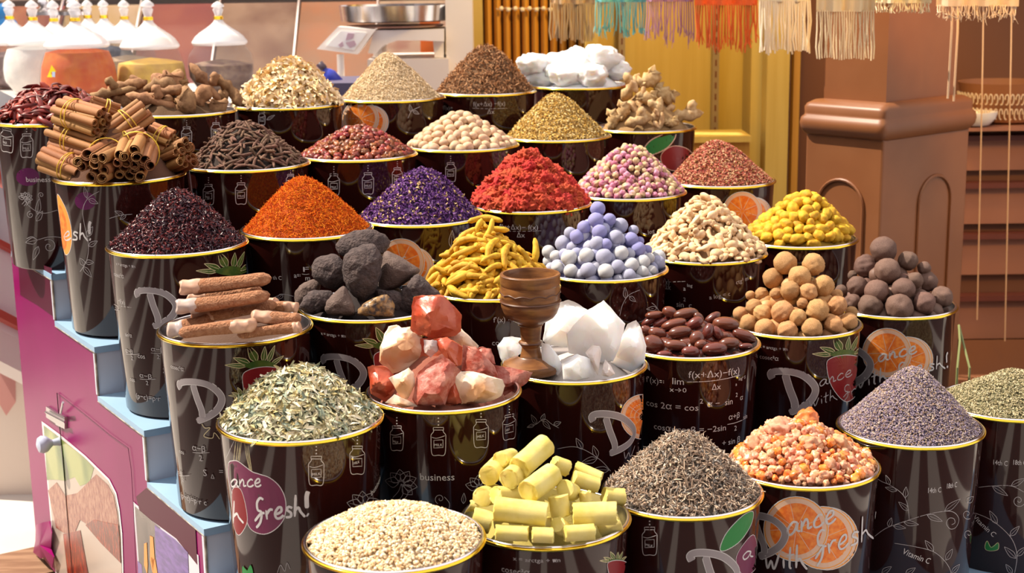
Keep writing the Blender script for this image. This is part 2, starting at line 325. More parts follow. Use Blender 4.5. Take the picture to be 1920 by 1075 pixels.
def hit(k, px, py, sink=0.):
    """where the line of sight through a pixel meets the heap of bucket k (or passes it closest)"""
    X, Y, Z, _ = BK[k]; r = ray(px, py); d0 = (np.array([X, Y, Z])-CAM)@FW; best = None
    for d in np.arange(d0-.2, d0+.12, .003):
        P = CAM+r*d; f = P[2]+sink-hz(k, P[0], P[1])
        if math.hypot(P[0]-X, P[1]-Y) > RB-.004: f += .05
        if best is None or f < best[0]-1e-4: best = (f, P)
        if f <= 0: return P
    return best[1]
set_heap('chilli', (95, 168), 1.0); set_heap('roots', (320, 150), .8); set_heap('yflower', (545, 112), .45); set_heap('beige', (728, 95), .18); set_heap('clove', (912, 84), .35); set_heap('cotton', (1105, 120), 1)
set_heap('cinnamon', (215, 215), .6); set_heap('longpepper', (458, 226), .45); set_heap('berries', (672, 234), .35); set_heap('nutmeg', (862, 212), .3); set_heap('golden', (1042, 172), .28); set_heap('galangal', (1205, 160), .5)
set_heap('hibiscus', (338, 353), .28); set_heap('safflower', (570, 328), .28); set_heap('purple', (795, 312), .35); set_heap('red', (985, 285), .3); set_heap('rosebud', (1180, 272), .35); set_heap('pink', (1342, 260), .35)
set_heap('cuttle', (415, 560), .8); set_heap('rock', (690, 480), .6); set_heap('turmeric', (905, 428), .35); set_heap('blue', (1120, 392), .2); set_heap('ginger', (1320, 370), .22); set_heap('yellow', (1508, 360), .35)
set_heap('leaves', (560, 682), .5); set_heap('salt', (815, 610), .4); set_heap('crystal', (1090, 610), .6); set_heap('beans', (1310, 592), 1.2); set_heap('lemon', (1500, 498), .3); set_heap('blemon', (1658, 472), .3)
set_heap('A', (735, 948), 2.0); set_heap('B', (1010, 850), .5); set_heap('C', (1280, 805), .25); set_heap('D', (1485, 785), .5); set_heap('E', (1708, 682), .22); set_heap('F', (1905, 690), .3)
# ---------------------------------------------------------------- loose spices: one mesh per heap
def mound(k, sink=.004, m=None, seg=72, rings=26, lump=0, ls=30, seed=0, name='mound_liner', parent=True, grow=0):
    X, Y, Z, _ = BK[k]; b = MB(); V = []; R = RI+.003
    for i in range(rings+1):
        for j in range(seg):
            r = R*i/rings+1e-5; a = 2*math.pi*j/seg; x = X+r*math.cos(a); y = Y+r*math.sin(a)
            V.append((x, y, hz(k, x, y)-sink+lump*noise.noise(Vector((x*ls, y*ls, seed)))*min(1, (rings-i)/4)))
    Fs = [(i*seg+j, i*seg+(j+1) % seg, (i+1)*seg+(j+1) % seg, (i+1)*seg+j) for i in range(rings) for j in range(seg)]
    b.add(V, Fs); n0 = b.n
    return b.build(name, m, BOBJ[k] if parent else None)
def t_flake(l, w_, curl=.3, n=3):
    V = []; 
    for i in range(n+1):
        s = i/n; ww = w_*math.sin(math.pi*(.12+.76*s)); x = (s-.5)*l; z = -curl*l*(s-.5)**2*2
        V += [(x, -ww/2, z+ww*.15), (x, ww/2, z+ww*.15)]
    F_ = [(2*i, 2*i+1, 2*i+3, 2*i+2) for i in range(n)]
    return np.array(V), np.array(F_)
def t_leaf(l, w_, curl=.3, n=3):
    V = []
    for i in range(n+1):
        s = i/n; ww = w_*math.sin(math.pi*(.1+.8*s)); x = (s-.5)*l; z = -curl*l*(s-.5)**2*2
        V += [(x, -ww/2, z+ww*.25), (x, 0, z), (x, ww/2, z+ww*.25)]
    F_ = []
    for i in range(n): F_ += [(3*i, 3*i+1, 3*i+4, 3*i+3), (3*i+1, 3*i+2, 3*i+5, 3*i+4)]
    return np.array(V), np.array(F_)
def t_stick(l, r, bend=.2, n=2, seg=4):
    V = []
    for i in range(n+1):
        s = i/n
        for k in range(seg):
            a = 2*math.pi*k/seg; V.append(((s-.5)*l, r*math.cos(a)*(1 if 0 < i < n else .7), r*math.sin(a)*(1 if 0 < i < n else .7)+bend*l*4*(s-.5)**2*-.25))
    F_ = [(i*seg+k, i*seg+(k+1) % seg, (i+1)*seg+(k+1) % seg, (i+1)*seg+k) for i in range(n) for k in range(seg)]
    F_ += [(0, 1, 2, 3), (n*seg+3, n*seg+2, n*seg+1, n*seg)] if seg == 4 else []
    return np.array(V), np.array(F_)
def t_grain(l, r, seg=6):
    V = [(-l/2, 0, 0)]; 
    for x, q in ((-.28, .8), (.1, 1), (.36, .6)):
        V += [(x*l, r*q*math.cos(2*math.pi*k/seg), r*q*math.sin(2*math.pi*k/seg)) for k in range(seg)]
    V.append((l/2, 0, 0)); F_ = []
    for i in range(2): F_ += [(1+i*seg+k, 1+i*seg+(k+1) % seg, 1+(i+1)*seg+(k+1) % seg, 1+(i+1)*seg+k) for k in range(seg)]
    F_ += [(0, 1+(k+1) % seg, 1+k, 1+k) for k in range(0)]
    cap0 = [(0, 1+(k+1) % seg, 1+k) for k in range(seg)]; e = len(V)-1; cap1 = [(e, 1+2*seg+k, 1+2*seg+(k+1) % seg) for k in range(seg)]
    Q = np.array(F_); T = np.array(cap0+cap1); T2 = np.concatenate([Q[:, [0, 1, 2]], Q[:, [0, 2, 3]], T])
    return np.array(V), T2
def scatter(k, n, temps, pal, size=(.8, 1.2), tilt=.5, lift=.0015, lump=.003, ls=25, jit=.15, seed=1, edge=1.0, pick=None):
    """returns list of (V, F, C) arrays for pieces strewn over heap k"""
    rs = np.random.RandomState(seed*101+7); X, Y, Z, _ = BK[k]; pal = np.array(pal, float); out = []
    P = []; Nn = []
    hs = HEAP[k]; steep = 1+ (hs['H']/RI)**2
    while len(P) < n:
        r = RI*edge*math.sqrt(rs.rand()); a = rs.rand()*2*math.pi
        x = X+r*math.cos(a); y = Y+r*math.sin(a)
        z = hz(k, x, y)+lump*noise.noise(Vector((x*ls, y*ls, seed)))*min(1, (RI-r)/.02)
        P.append((x, y, z)); Nn.append(hn(k, x, y))
    P = np.array(P); Nn = np.array(Nn)
    tidx = rs.randint(len(temps), size=n)
    for ti, (V, F_) in enumerate(temps):
        sel = np.where(tidx == ti)[0]; m = len(sel)
        if not m: continue
        N_ = Nn[sel]+rs.randn(m, 3)*tilt*.6; N_ /= np.linalg.norm(N_, axis=1)[:, None]
        T = rs.randn(m, 3); T -= N_*(T*N_).sum(1)[:, None]; T /= np.linalg.norm(T, axis=1)[:, None]; B = np.cross(N_, T)
        s = rs.uniform(*size, size=m)
        VV = V[None]*s[:, None, None]; VV = VV*(1+jit*rs.randn(m, len(V), 1)) + rs.randn(m, len(V), 3)*jit*.1*np.abs(V).max()
        W = VV[..., 0:1]*T[:, None]+VV[..., 1:2]*B[:, None]+VV[..., 2:3]*N_[:, None]+(P[sel]+Nn[sel]*(rs.rand(m, 1)*lift))[:, None]
        c = pal[rs.choice(len(pal), size=m, p=pick)]*rs.uniform(.75, 1.2, size=(m, 1))
        C = np.repeat(np.clip(c, 0, 1), len(V), 0)
        out.append((W.reshape(-1, 3), (F_[None]+np.arange(m)[:, None, None]*len(V)).reshape(-1, F_.shape[1]), C))
    return out
def heap_stuff(k, name, label, cat, layers, m, core, sink=.003, **kw):
    """all loose pieces of one heap as one uncountable mass"""
    V = []; C = []; L3 = []; n = 0; tris = []
    for o in layers:
        for v, f, c in o:
            V.append(v); C.append(c)
            if f.shape[1] == 4: f = np.concatenate([f[:, [0, 1, 2]], f[:, [0, 2, 3]]])
            tris.append(f+n); n += len(v)
    me = big_mesh(name, np.concatenate(V), np.concatenate(tris).ravel(), 3, np.concatenate(C), m)
    ob = link(name, me); tag(ob, label, cat, kind='stuff')
    mound(k, sink, core)
    return ob
M_dry = mat('dry_herb', (1, 1, 1), .85, vcol=True, spec=.15)
M_waxy = mat('shiny_petal', (1, 1, 1), .38, vcol=True)
M_resin = mat('resin_grain', (1, 1, 1), .35, vcol=True, sss=.25, sssr=.004)
def core(c): return mat('heap_underlayer', c, .9, bump=.5, bscale=300)

heap_stuff('beige', 'straw_herb', 'steep cone of straw-coloured fine dried herb between the yellow blossoms and the cloves', 'spice',
 [scatter('beige', 9000, [t_stick(.009, .0006), t_flake(.006, .002)], [(.74, .56, .36), (.84, .68, .47), (.62, .44, .25), (.50, .34, .17)], seed=3)], M_dry, core((.45, .33, .18)))
heap_stuff('clove', 'clove_heap', 'brown clove-like spice heaped in the second bucket from the right of the top step', 'spice',
 [scatter('clove', 2600, [t_stick(.015, .0011, .3), t_leaf(.010, .004, .5), t_stick(.010, .0016, .1)], [(.42, .21, .10), (.34, .16, .07), (.52, .29, .15), (.20, .10, .05)], tilt=1.3, lift=.006, seed=4)], M_dry, core((.14, .07, .03)))
heap_stuff('golden', 'golden_flower_heap', 'cone of golden chopped dried flowers in front of the white cotton', 'spice',
 [scatter('golden', 6500, [t_leaf(.008, .0035, .4), t_flake(.007, .003)], [(.66, .42, .10), (.72, .52, .18), (.50, .28, .06), (.36, .22, .07), (.78, .62, .30)], tilt=.9, lift=.003, seed=5)], M_dry, core((.40, .25, .07)))
heap_stuff('hibiscus', 'hibiscus_petal_heap', 'cone of dark crimson, almost black, dried hibiscus petals', 'spice',
 [scatter('hibiscus', 6500, [t_leaf(.011, .0035, .9), t_stick(.011, .0009, .6), t_flake(.010, .003, 1.0)], [(.055, .010, .018), (.11, .014, .020), (.030, .008, .016), (.20, .03, .03), (.04, .015, .03)], tilt=1.2, lift=.006, seed=6)], M_waxy, core((.02, .004, .008)))
heap_stuff('safflower', 'safflower_heap', 'cone of bright orange safflower threads', 'spice',
 [scatter('safflower', 12000, [t_stick(.010, .00045, .5), t_stick(.007, .0005, .8)], [(.75, .17, .008), (.60, .09, .006), (.85, .28, .02), (.40, .05, .006)], tilt=.9, lift=.004, seed=7)], M_dry, core((.50, .09, .01)))
heap_stuff('purple', 'purple_flower_heap', 'mound of purple dried flowers flecked with cream', 'spice',
 [scatter('purple', 5200, [t_leaf(.010, .0045, .8), t_flake(.009, .0035, .7)], [(.14, .05, .21), (.09, .03, .14), (.22, .11, .29), (.62, .42, .20), (.06, .02, .08)], tilt=1.1, lift=.005, seed=8, pick=[.32, .28, .18, .12, .10])], M_dry, core((.05, .02, .09)))
heap_stuff('pink', 'pink_petal_heap', 'low mound of small pink and straw dried petals at the right end of its row', 'spice',
 [scatter('pink', 6500, [t_leaf(.007, .004, .6), t_grain(.005, .0018)], [(.46, .13, .09), (.36, .07, .055), (.68, .42, .24), (.58, .25, .16), (.32, .14, .05)], tilt=1.0, lift=.003, seed=9)], M_dry, core((.30, .09, .06)))
heap_stuff('leaves', 'dried_leaf_heap', 'dome of pale grey-green dried leaves overhanging its bucket', 'leaves',
 [scatter('leaves', 3600, [t_leaf(.025, .0065, .25), t_leaf(.018, .006, .35), t_stick(.013, .0006)], [(.66, .59, .38), (.76, .69, .49), (.44, .44, .28), (.84, .77, .60), (.28, .33, .26), (.50, .41, .20)], tilt=.8, lift=.006, seed=10, lump=.006)], M_dry, core((.18, .20, .12)))
heap_stuff('A', 'frankincense_grain_heap', 'low dome of cream frankincense grains at the very bottom', 'resin',
 [scatter('A', 4200, [t_grain(.0075, .0028), t_grain(.0055, .0025)], [(.82, .64, .42), (.76, .56, .33), (.86, .73, .54), (.64, .42, .22)], tilt=1.5, lift=.003, lump=.004, seed=11)], M_resin, core((.65, .50, .32)))
heap_stuff('C', 'sage_heap', 'mound of grey-brown crumbled sage with twigs', 'herb',
 [scatter('C', 5200, [t_stick(.012, .0011, .6), t_leaf(.009, .004, 1.0), t_stick(.018, .0008, .2), t_flake(.007, .003, 1.2)], [(.36, .25, .18), (.46, .34, .25), (.24, .17, .13), (.58, .46, .35), (.31, .28, .25)], tilt=1.3, lift=.007, seed=12, lump=.006)], M_dry, core((.09, .07, .055)))
heap_stuff('E', 'lavender_heap', 'tall grey-violet cone of dried lavender buds', 'herb',
 [scatter('E', 16000, [t_grain(.0055, .0011), t_grain(.0045, .0013)], [(.24, .19, .25), (.31, .25, .29), (.17, .13, .19), (.46, .37, .31), (.32, .22, .16)], tilt=1.0, lift=.003, seed=13)], M_dry, core((.14, .12, .18)))
heap_stuff('F', 'green_herb_heap', 'mound of olive-grey crumbled herb cut off by the right edge', 'herb',
 [scatter('F', 9000, [t_stick(.006, .0009), t_flake(.005, .002), t_grain(.005, .0012)], [(.44, .37, .22), (.33, .28, .15), (.56, .49, .32), (.20, .18, .10)], tilt=1.1, lift=.004, seed=14)], M_dry, core((.16, .15, .08)))
# ---------------------------------------------------------------- countable pieces
def ico(sub=3):
    bm = bmesh.new(); bmesh.ops.create_icosphere(bm, subdivisions=sub, radius=1); V = np.array([v.co[:] for v in bm.verts]); Fs = [tuple(v.index for v in f.verts) for f in bm.faces]; bm.free(); return V, Fs
ICO = {k: ico(k) for k in (2, 3, 4)}
def fbm(V, s, seed, oct=3):
    return np.array([sum(noise.noise(Vector((v[0]*s*2**o+seed*7.3, v[1]*s*2**o-seed*3.1, v[2]*s*2**o+seed)))/1.8**o for o in range(oct)) for v in V])
def blob(name, m, dims=(1, 1, 1), amp=.1, s=1.5, seed=0, sub=3, ribs=0, ribamp=.03, flat=0, pole=0, col=None, col2=None, smooth=True, dents=0):
    V, Fs = ICO[sub]; V = V.copy(); rs = np.random.RandomState(seed+5)
    d = 1+amp*fbm(V, s, seed)
    if ribs:
        a = np.arctan2(V[:, 1], V[:, 0]); d += -ribamp*np.abs(np.sin(a*ribs/2+rs.rand()*3))**.5*(1-V[:, 2]**2)
    for _ in range(dents):
        q = rs.randn(3); q /= np.linalg.norm(q); d -= .16*np.exp(-((V-q)**2).sum(1)/.08)
    if pole: d += pole*np.exp(-((V-[0, 0, 1])**2).sum(1)/.02)+pole*.6*np.exp(-((V-[0, 0, -1])**2).sum(1)/.02)
    W = V*d[:, None]*np.array(dims)
    t = (fbm(V, 2.2, seed+9, 2)*1.2+.5).clip(0, 1)[:, None]
    C = None
    if col is not None: C = np.array(col)*(1-t)+np.array(col2 if col2 is not None else col)*t
    b = MB(); b.add(W, Fs, 0, C); return b.mesh(name, m, smooth)
def put(me, name, P, R=None, S=(1, 1, 1), label=None, cat=None, group=None, proto={}):
    """first use links the piece, later ones copy it"""
    if me.name in proto: o = proto[me.name].copy()
    else: o = bpy.data.objects.new(name, me); proto[me.name] = o
    o.name = name
    COL.objects.link(o)
    R = R if R is not None else Matrix.Identity(3)
    for kk in list(o.keys()): del o[kk]
    o.matrix_world = Matrix.Translation(Vector(P)) @ (R.to_4x4()) @ Matrix.Diagonal((*S, 1))
    tag(o, label, cat, group); return o
def rrot():
    return Vector((rnd.gauss(0, 1), rnd.gauss(0, 1), rnd.gauss(0, 1))).normalized().rotation_difference(Vector((0, 0, 1))).to_matrix() @ Matrix.Rotation(rnd.random()*6.28, 3, 'Z')
def tang(n, a, tilt=0):
    """x axis along a tangent direction, z axis along the normal n"""
    n = (n+Vector((rnd.gauss(0, tilt), rnd.gauss(0, tilt), rnd.gauss(0, tilt)))).normalized()
    x = Vector((math.cos(a), math.sin(a), 0)); x = (x-n*x.dot(n)).normalized(); y = n.cross(x)
    return Matrix((x, y, n)).transposed()
def pile(k, name, meshes, spacing, cat, group, label, toplabel=None, scale=(.85, 1.15), tilt=.25, lift=0., amax=2.3, nmax=290, tries=9000, radial=None, edge=.96, layer2=0, lumpy=.0):
    X, Y, Z, _ = BK[k]; pts = []; cam_a = math.atan2(-Y, -X); rs = random.Random(hash(name) % 1 + len(name)*13+int(X*100))
    top = (X+HEAP[k]['dx'], Y); pts.append((top[0], top[1], hz(k, *top), 0))
    for lay in range(1+(1 if layer2 else 0)):
        dz = -layer2*lay
        for _ in range(tries if lay == 0 else tries//2):
            r = RI*edge*math.sqrt(rs.random()); a = rs.random()*6.283
            x = X+r*math.cos(a); y = Y+r*math.sin(a)
            if abs((a-cam_a+math.pi) % (2*math.pi)-math.pi) > amax and r > .03: continue
            z = hz(k, x, y)+dz+rs.uniform(-lumpy, lumpy)
            if z < Z-.012: continue
            if all((x-p[0])**2+(y-p[1])**2+(z-p[2])**2 > spacing**2 for p in pts): pts.append((x, y, z, lay))
            if len(pts) >= nmax: break
    for i, (x, y, z, lay) in enumerate(pts):
        n = hn(k, x, y); me = meshes[rs.randrange(len(meshes))]
        if radial is None: R = tang(n, rs.random()*6.283, tilt) if tilt < 2 else rrot()
        else: R = tang(n, math.atan2(y-Y, x-X)+rs.gauss(radial, .5), tilt)
        s = rs.uniform(*scale)
        put(me, name, Vector((x, y, z))+n*lift, R, (s, s, s), (toplabel if i == 0 and toplabel else label), cat, None if i == 0 and toplabel else group)
    return len(pts)
def curvetube(name, m, L_, r, bend=.2, knobs=0, seed=0, seg=10, n=9, col=None, col2=None, flat=1, taper=.6, branch=0, ringy=0):
    rs = np.random.RandomState(seed+3); b = MB()
    def one(P0, d, L, r, n):
        ph = rs.rand()*6; pts = []; R = []
        side = np.cross(d, rs.randn(3)); side /= np.linalg.norm(side)
        for i in range(n):
            s = i/(n-1); pts.append(P0+d*L*(s)+side*bend*L*math.sin(s*math.pi)*(.5+.5*math.sin(ph)))
            e = min(1, taper+ (1-taper)*math.sin(math.pi*min(1, max(0, s))))
            R.append(r*e*(1+ringy*math.sin(s*n*2.4+ph)+knobs*rs.randn()))
        R[0] *= .45; R[-1] *= .45
        pts = [pts[0]-d*r*.1]+pts+[pts[-1]+d*r*.1]; R = [r*.08]+R+[r*.08]
        t = (np.linspace(0, 1, len(pts))*7+ph); 
        c = np.array([np.array(col)*(1-.5*(1+math.sin(x)))+np.array(col2)*(.5*(1+math.sin(x))) for x in t]) if col is not None else None
        b.tube(np.array(pts), R, seg, 0, np.repeat(c, seg, 0) if c is not None else None, flat=flat)
    one(np.array([-L_/2, 0, 0]), np.array([1., 0, 0]), L_, r, n)
    for q in range(branch):
        s = rs.uniform(-.3, .3)*L_; d = np.array([rs.uniform(-.5, .5), rs.choice([-1, 1]), rs.uniform(-.1, .4)]); d /= np.linalg.norm(d)
        one(np.array([s, 0, 0]), d, L_*rs.uniform(.22, .45), r*.8, 6)
    return b.mesh(name, m)

# --- top step
M_chili = mat('dried_chilli_skin', (1, 1, 1), .42, vcol=True)
ch = [curvetube('chilli_pod', M_chili, L_, r, .25, .15, s, 7, 8, (.20, .012, .008), c2, flat=.35, taper=.35) for s, (L_, r, c2) in enumerate([(.055, .008, (.09, .01, .01)), (.045, .009, (.30, .03, .012)), (.062, .007, (.06, .012, .012)), (.038, .010, (.36, .05, .02)), (.05, .006, (.14, .02, .015))])]
mound('chilli', .012, core((.06, .008, .006)), lump=.008)
pile('chilli', 'dried_chilli', ch, .0125, 'chilli', 'dried chillies heaped on the left end of the top step', 'wrinkled dark red dried chilli in the heap at the left end of the top step', 'topmost dried chilli of the heap at the left end of the top step', tilt=.45, lift=.004)
M_root = mat('brown_root', (.20, .09, .036), .8, col2=(.36, .19, .085), nscale=60, bump=.8, bscale=120, objrand=.2)
rt = [curvetube('gnarled_root', M_root, L_, r, .3, .22, s+20, 9, 9, flat=.75, taper=.7, branch=bq) for s, (L_, r, bq) in enumerate([(.085, .014, 1), (.07, .018, 0), (.10, .011, 1), (.06, .020, 1)])]
mound('roots', .012, core((.10, .05, .02)), lump=.008)
ROOTS = [('topmost brown root chunk with a hollow cut end, on the top step', 314, 140, 3, .1), ('long thin root sloping down at the right of the root heap', 385, 155, 2, -.9), ('dark resinous root chunk right of the heap middle', 348, 158, 3, -1.2), ('wide brown root lying just under the topmost chunk', 300, 163, 1, .15),
 ('pale root on the left shoulder of the root heap', 236, 168, 0, .3), ('slanting root with a broken black stub, left of the heap middle', 262, 168, 1, -1.0), ('long tapering root lying along the front of the heap', 285, 190, 2, -.25), ('squarish cut root chunk at the front of the heap', 337, 188, 3, 1.2), ('short knobbly root at the right front of the heap', 375, 186, 1, .9), ('root with a rounded knob at the far right of its heap', 424, 172, 0, -.8), ('curved root arching above the front of the heap', 312, 180, 0, .3), ('small root chunk at the right rim of the bucket', 402, 192, 3, .2), ('small pale root near the left rim beside the chillies', 226, 186, 1, -.4), ('root at the very left of the root heap next to the chillies', 208, 176, 2, .2)]
for lb, px, py, vi, ang in ROOTS:
    P = hit('roots', px, py); R = Matrix((Vector(RT)*math.cos(ang)+Vector(UP)*math.sin(ang), Vector(UP)*math.cos(ang)-Vector(RT)*math.sin(ang), Vector(-FW))).transposed()
    s = rnd.uniform(1.0, 1.25); put(rt[vi], 'root_chunk', P, R, (s, s, s), lb, 'root')
M_blos = mat('pale_blossom', (1, 1, 1), .7, vcol=True, sss=.2, sssr=.005)
def blossom(seed):
    rs = np.random.RandomState(seed); b = MB()
    for i in range(6):
        V, Fs = t_leaf(.020, .012, .8, 3); a = i*1.05+rs.rand()*.4; M_ = np.array(Matrix.Rotation(a, 3, 'Z')@Matrix.Rotation(-.9+rs.rand()*.6, 3, 'Y'))
        b.add((V+[.010, 0, 0])@M_.T, [tuple(f) for f in Fs], 0, np.array((.92, .68, .34))*rs.uniform(.85, 1.1)+np.array([0, .04, .14])*rs.rand())
    V, Fs = ICO[2]; b.add(V*.006, Fs, 0, (.70, .42, .08)); return b.mesh('blossom', M_blos)
mound('yflower', .008, core((.75, .52, .24)), lump=.006)
pile('yflower', 'dried_blossom', [blossom(s) for s in range(5)], .0115, 'flower', 'pale yellow dried blossoms on the top step', 'pale yellow curled dried blossom in the heap on the top step', 'pale yellow dried blossom standing up at the peak of its heap', tilt=.6, scale=(.7, 1.1), lift=.003)
M_cot = mat('white_cotton', (.95, .94, .93), .9, bump=.5, bscale=160, sss=.6, sssr=.03)
for i, (px, py, r, lb) in enumerate([(1000, 120, 24, 'white cotton lump peaking at the left of the white pile'), (1042, 126, 27, 'white cotton lump second from the left'), (1085, 112, 28, 'tall white cotton lump in the middle of the pile'), (1128, 110, 30, 'largest white cotton lump at the top right of the pile'), (1160, 132, 20, 'small white cotton lump hanging over the right rim'), (1065, 142, 24, 'low white cotton lump along the front rim'), (1110, 142, 26, 'low white cotton lump at the front right'), (1015, 143, 24, 'low white cotton lump at the front left')]):
    P = hit('cotton', px, py); sc_ = r*1.2*3.95/F; put(blob('cotton_lump', M_cot, (1.15, 1, .85), .28, 1.6, i+50, 4), 'cotton_lump', P, Matrix.Rotation(i*1.3, 3, 'Z'), (sc_, sc_, sc_*.9), lb, 'cotton')
mound('cotton', .02, M_cot)

# --- second step
M_pep = mat('long_pepper', (.105, .052, .032), .85, col2=(.17, .09, .058), nscale=200, bump=.7, bscale=400, objrand=.25)
lp = [curvetube('pepper_stick', M_pep, L_, .0032, .12, .08, s+40, 7, 7, taper=.75) for s, L_ in enumerate([.034, .028, .038, .024])]
mound('longpepper', .006, core((.03, .018, .014)), lump=.003)
pile('longpepper', 'long_pepper', lp, .0088, 'pepper', 'long pepper sticks beside the cinnamon', 'thin dark long pepper stick in the heap right of the cinnamon', 'topmost long pepper stick of its heap', tilt=.3, lift=.002, nmax=296, tries=14000)
M_hip = mat('dried_berry', (.15, .016, .008), .3, col2=(.30, .07, .03), nscale=110, objrand=.45, bump=.9, bscale=140)
hp = [blob('dried_berry_mesh', M_hip, (.0100, .0088, .0068), .38, 2.6, s+70, 3, dents=4) for s in range(5)]
mound('berries', .006, core((.07, .015, .01)))
pile('berries', 'dried_berry', hp, .0118, 'berry', 'red-brown dried berries', 'wrinkled red-brown dried berry between the long pepper and the nutmegs', 'topmost wrinkled dried berry of its heap', tilt=.5)
M_nut = mat('nutmeg_shell', (.52, .33, .19), .6, col2=(.62, .43, .28), nscale=70, objrand=.15, bump=.25, bscale=150)
nt_ = [blob('nutmeg_mesh', M_nut, (.0145, .0118, .0115), .06, 1.5, s+80, 3) for s in range(4)]
mound('nutmeg', .010, core((.18, .10, .05)))
pile('nutmeg', 'nutmeg', nt_, .0192, 'nutmeg', 'nutmegs heaped behind the red lumps', 'smooth tan nutmeg in the heap behind the red lumps', 'topmost nutmeg of the heap', tilt=.4, layer2=.014)
M_gal = mat('galangal_skin', (.62, .43, .22), .8, col2=(.42, .24, .09), nscale=70, bump=1, bscale=110, objrand=.12)
gl = [curvetube('galangal_mesh', M_gal, L_, r, .35, .25, s+90, 9, 9, flat=.8, taper=.8, branch=bq) for s, (L_, r, bq) in enumerate([(.075, .013, 3), (.055, .016, 2), (.09, .010, 2)])]
mound('galangal', .022, core((.32, .19, .08)), lump=.012)
for lb, px, py, vi, ang, s in [('topmost galangal root of its heap', 1216, 150, 1, .2, 1), ('knobbly galangal root at the upper left of its heap', 1183, 163, 0, 1.0, .9), ('pale galangal chunk at the upper right of its heap', 1245, 176, 1, -1.0, 1), ('long galangal root arching from top to lower left', 1178, 190, 2, .75, 1), ('curled galangal piece in the middle of the heap', 1212, 184, 1, -.4, .8),
  ('upright bent galangal root at the centre front', 1232, 208, 0, 1.3, .8), ('wide galangal root reaching over the right rim', 1288, 216, 0, .15, .95), ('galangal root along the front left rim', 1198, 226, 0, .3, .8), ('small galangal root at the far left rim', 1150, 225, 1, 1.1, .8), ('galangal root at the front between centre and right', 1225, 228, 2, .8, .6), ('slanting galangal root on the right slope', 1265, 198, 2, -.9, .8), ('short galangal root low on the left slope', 1168, 210, 1, .9, .8), ('small galangal piece at the right front rim', 1258, 230, 1, -.2, .6)]:
    P = hit('galangal', px, py); R = Matrix((Vector(RT)*math.cos(ang)+Vector(UP)*math.sin(ang), Vector(UP)*math.cos(ang)-Vector(RT)*math.sin(ang), Vector(-FW))).transposed()
    s *= 1.25; put(gl[vi], 'galangal_root', P, R, (s, s, s), lb, 'root')

# cinnamon bundles
M_cin = mat('cinnamon_bark', (.27, .105, .030), .65, col2=(.43, .20, .070), nscale=40, stretch=(.25, 3, 3), bump=.3, bscale=120, objrand=.22)
M_band = mat('yellow_rubber_band', (.75, .50, .05), .4)
def cinstick(seed):
    rs = np.random.RandomState(seed); b = MB(); n = 26; th = .16; turns = rs.uniform(1.25, 1.7); V = []
    for xi in range(5):
        x = xi/4-.5
        for i in range(n):
            a = turns*2*math.pi*i/(n-1); r = 1-.38*i/(n-1)*turns/1.5; r *= 1+.03*math.sin(xi*2+seed)
            for q in (r, r-th): V.append((x, q*math.cos(a), q*math.sin(a)*.92))
    m = 2*n; Fs = []
    for xi in range(4):
        for i in range(n-1):
            o = xi*m+2*i; Fs += [(o, o+2, o+m+2, o+m), (o+1, o+m+1, o+m+3, o+3)]
        o = xi*m; Fs += [(o, o+m, o+m+1, o+1), (o+m-2, o+m-1, o+2*m-1, o+2*m-2)]
    for xi in (0, 4):
        for i in range(n-1):
            o = xi*m+2*i; Fs.append((o, o+1, o+3, o+2))
    b.add(V, Fs); return b.mesh('cinnamon_stick_mesh', M_cin)
CS = [cinstick(s) for s in range(4)]
def bundle(label, a, b, rpx, band=.45, da=0, db=0, n=13, Rf=None):
    """bundle with its open end at pixel b and the other end at pixel a; da/db push an end away from the camera (m)"""
    a = (a[0], a[1]+4); b = (b[0], b[1]+4)
    dist = (hit('cinnamon', (a[0]+b[0])/2, (a[1]+b[1])/2)-CAM)@FW
    A = Vector(atd(a[0], a[1], dist+da)); B = Vector(atd(b[0], b[1], dist+db)); R_ = rpx*1.4*dist/F
    e = empty('cinnamon_bundle', tuple((A+B)/2)); e.rotation_mode = 'XYZ'
    q = (B-A).to_track_quat('X', 'Z').to_euler(); e.rotation_euler = q; tag(e, label, 'cinnamon', 'tied cinnamon bundles')
    L_ = (B-A).length; rs_ = R_/(math.sqrt(n)*.95)
    spots = []
    for i in range(n):
        rr = R_*.80*math.sqrt((i+.5)/n); t = i*2.39996+rnd.random()*.3; spots.append((rr*math.cos(t), rr*math.sin(t)))
    for (u, v) in spots:
        s = bpy.data.objects.new('cinnamon_stick', rnd.choice(CS)); COL.objects.link(s); s.parent = e
        k_ = rnd.uniform(.92, 1.2)*rs_; s.location = (rnd.uniform(-.04, .04)*L_, u, v); s.rotation_euler = (rnd.random()*6.28, rnd.uniform(-.04, .04), rnd.uniform(-.04, .04)); s.scale = (L_*rnd.uniform(.93, 1.05), k_, k_)
    b_ = MB()
    for off, tl in ((0, .12), (.0035, -.1)):
        t = np.linspace(0, 2*math.pi, 25); x0 = (band-.5)*L_+off
        b_.tube([(x0+tl*R_*math.cos(x), R_*1.03*math.cos(x), R_*1.03*math.sin(x)) for x in t], .0012, 5, cap=False)
    c = link('rubber_band', b_.mesh('rubber_band_mesh', M_band)); c.parent = e
mound('cinnamon', .015, core((.10, .04, .02)))
bundle('topmost cinnamon bundle at the left, open ends facing right', (112, 203), (190, 226), 21, .35, .02, -.035)
bundle('cinnamon bundle lying behind the topmost one, pale and mostly hidden', (170, 190), (222, 208), 13, .5, .02, .05, 9)
bundle('cinnamon bundle leaning up to the right, near the top', (206, 252), (272, 204), 20, .5, .0, .03)
bundle('cinnamon bundle at the middle left, tied with a green-yellow band', (105, 248), (188, 274), 21, .4, .03, -.03)
bundle('lowest cinnamon bundle at the left rim of the bucket', (84, 292), (160, 322), 20, .6, .02, -.02)
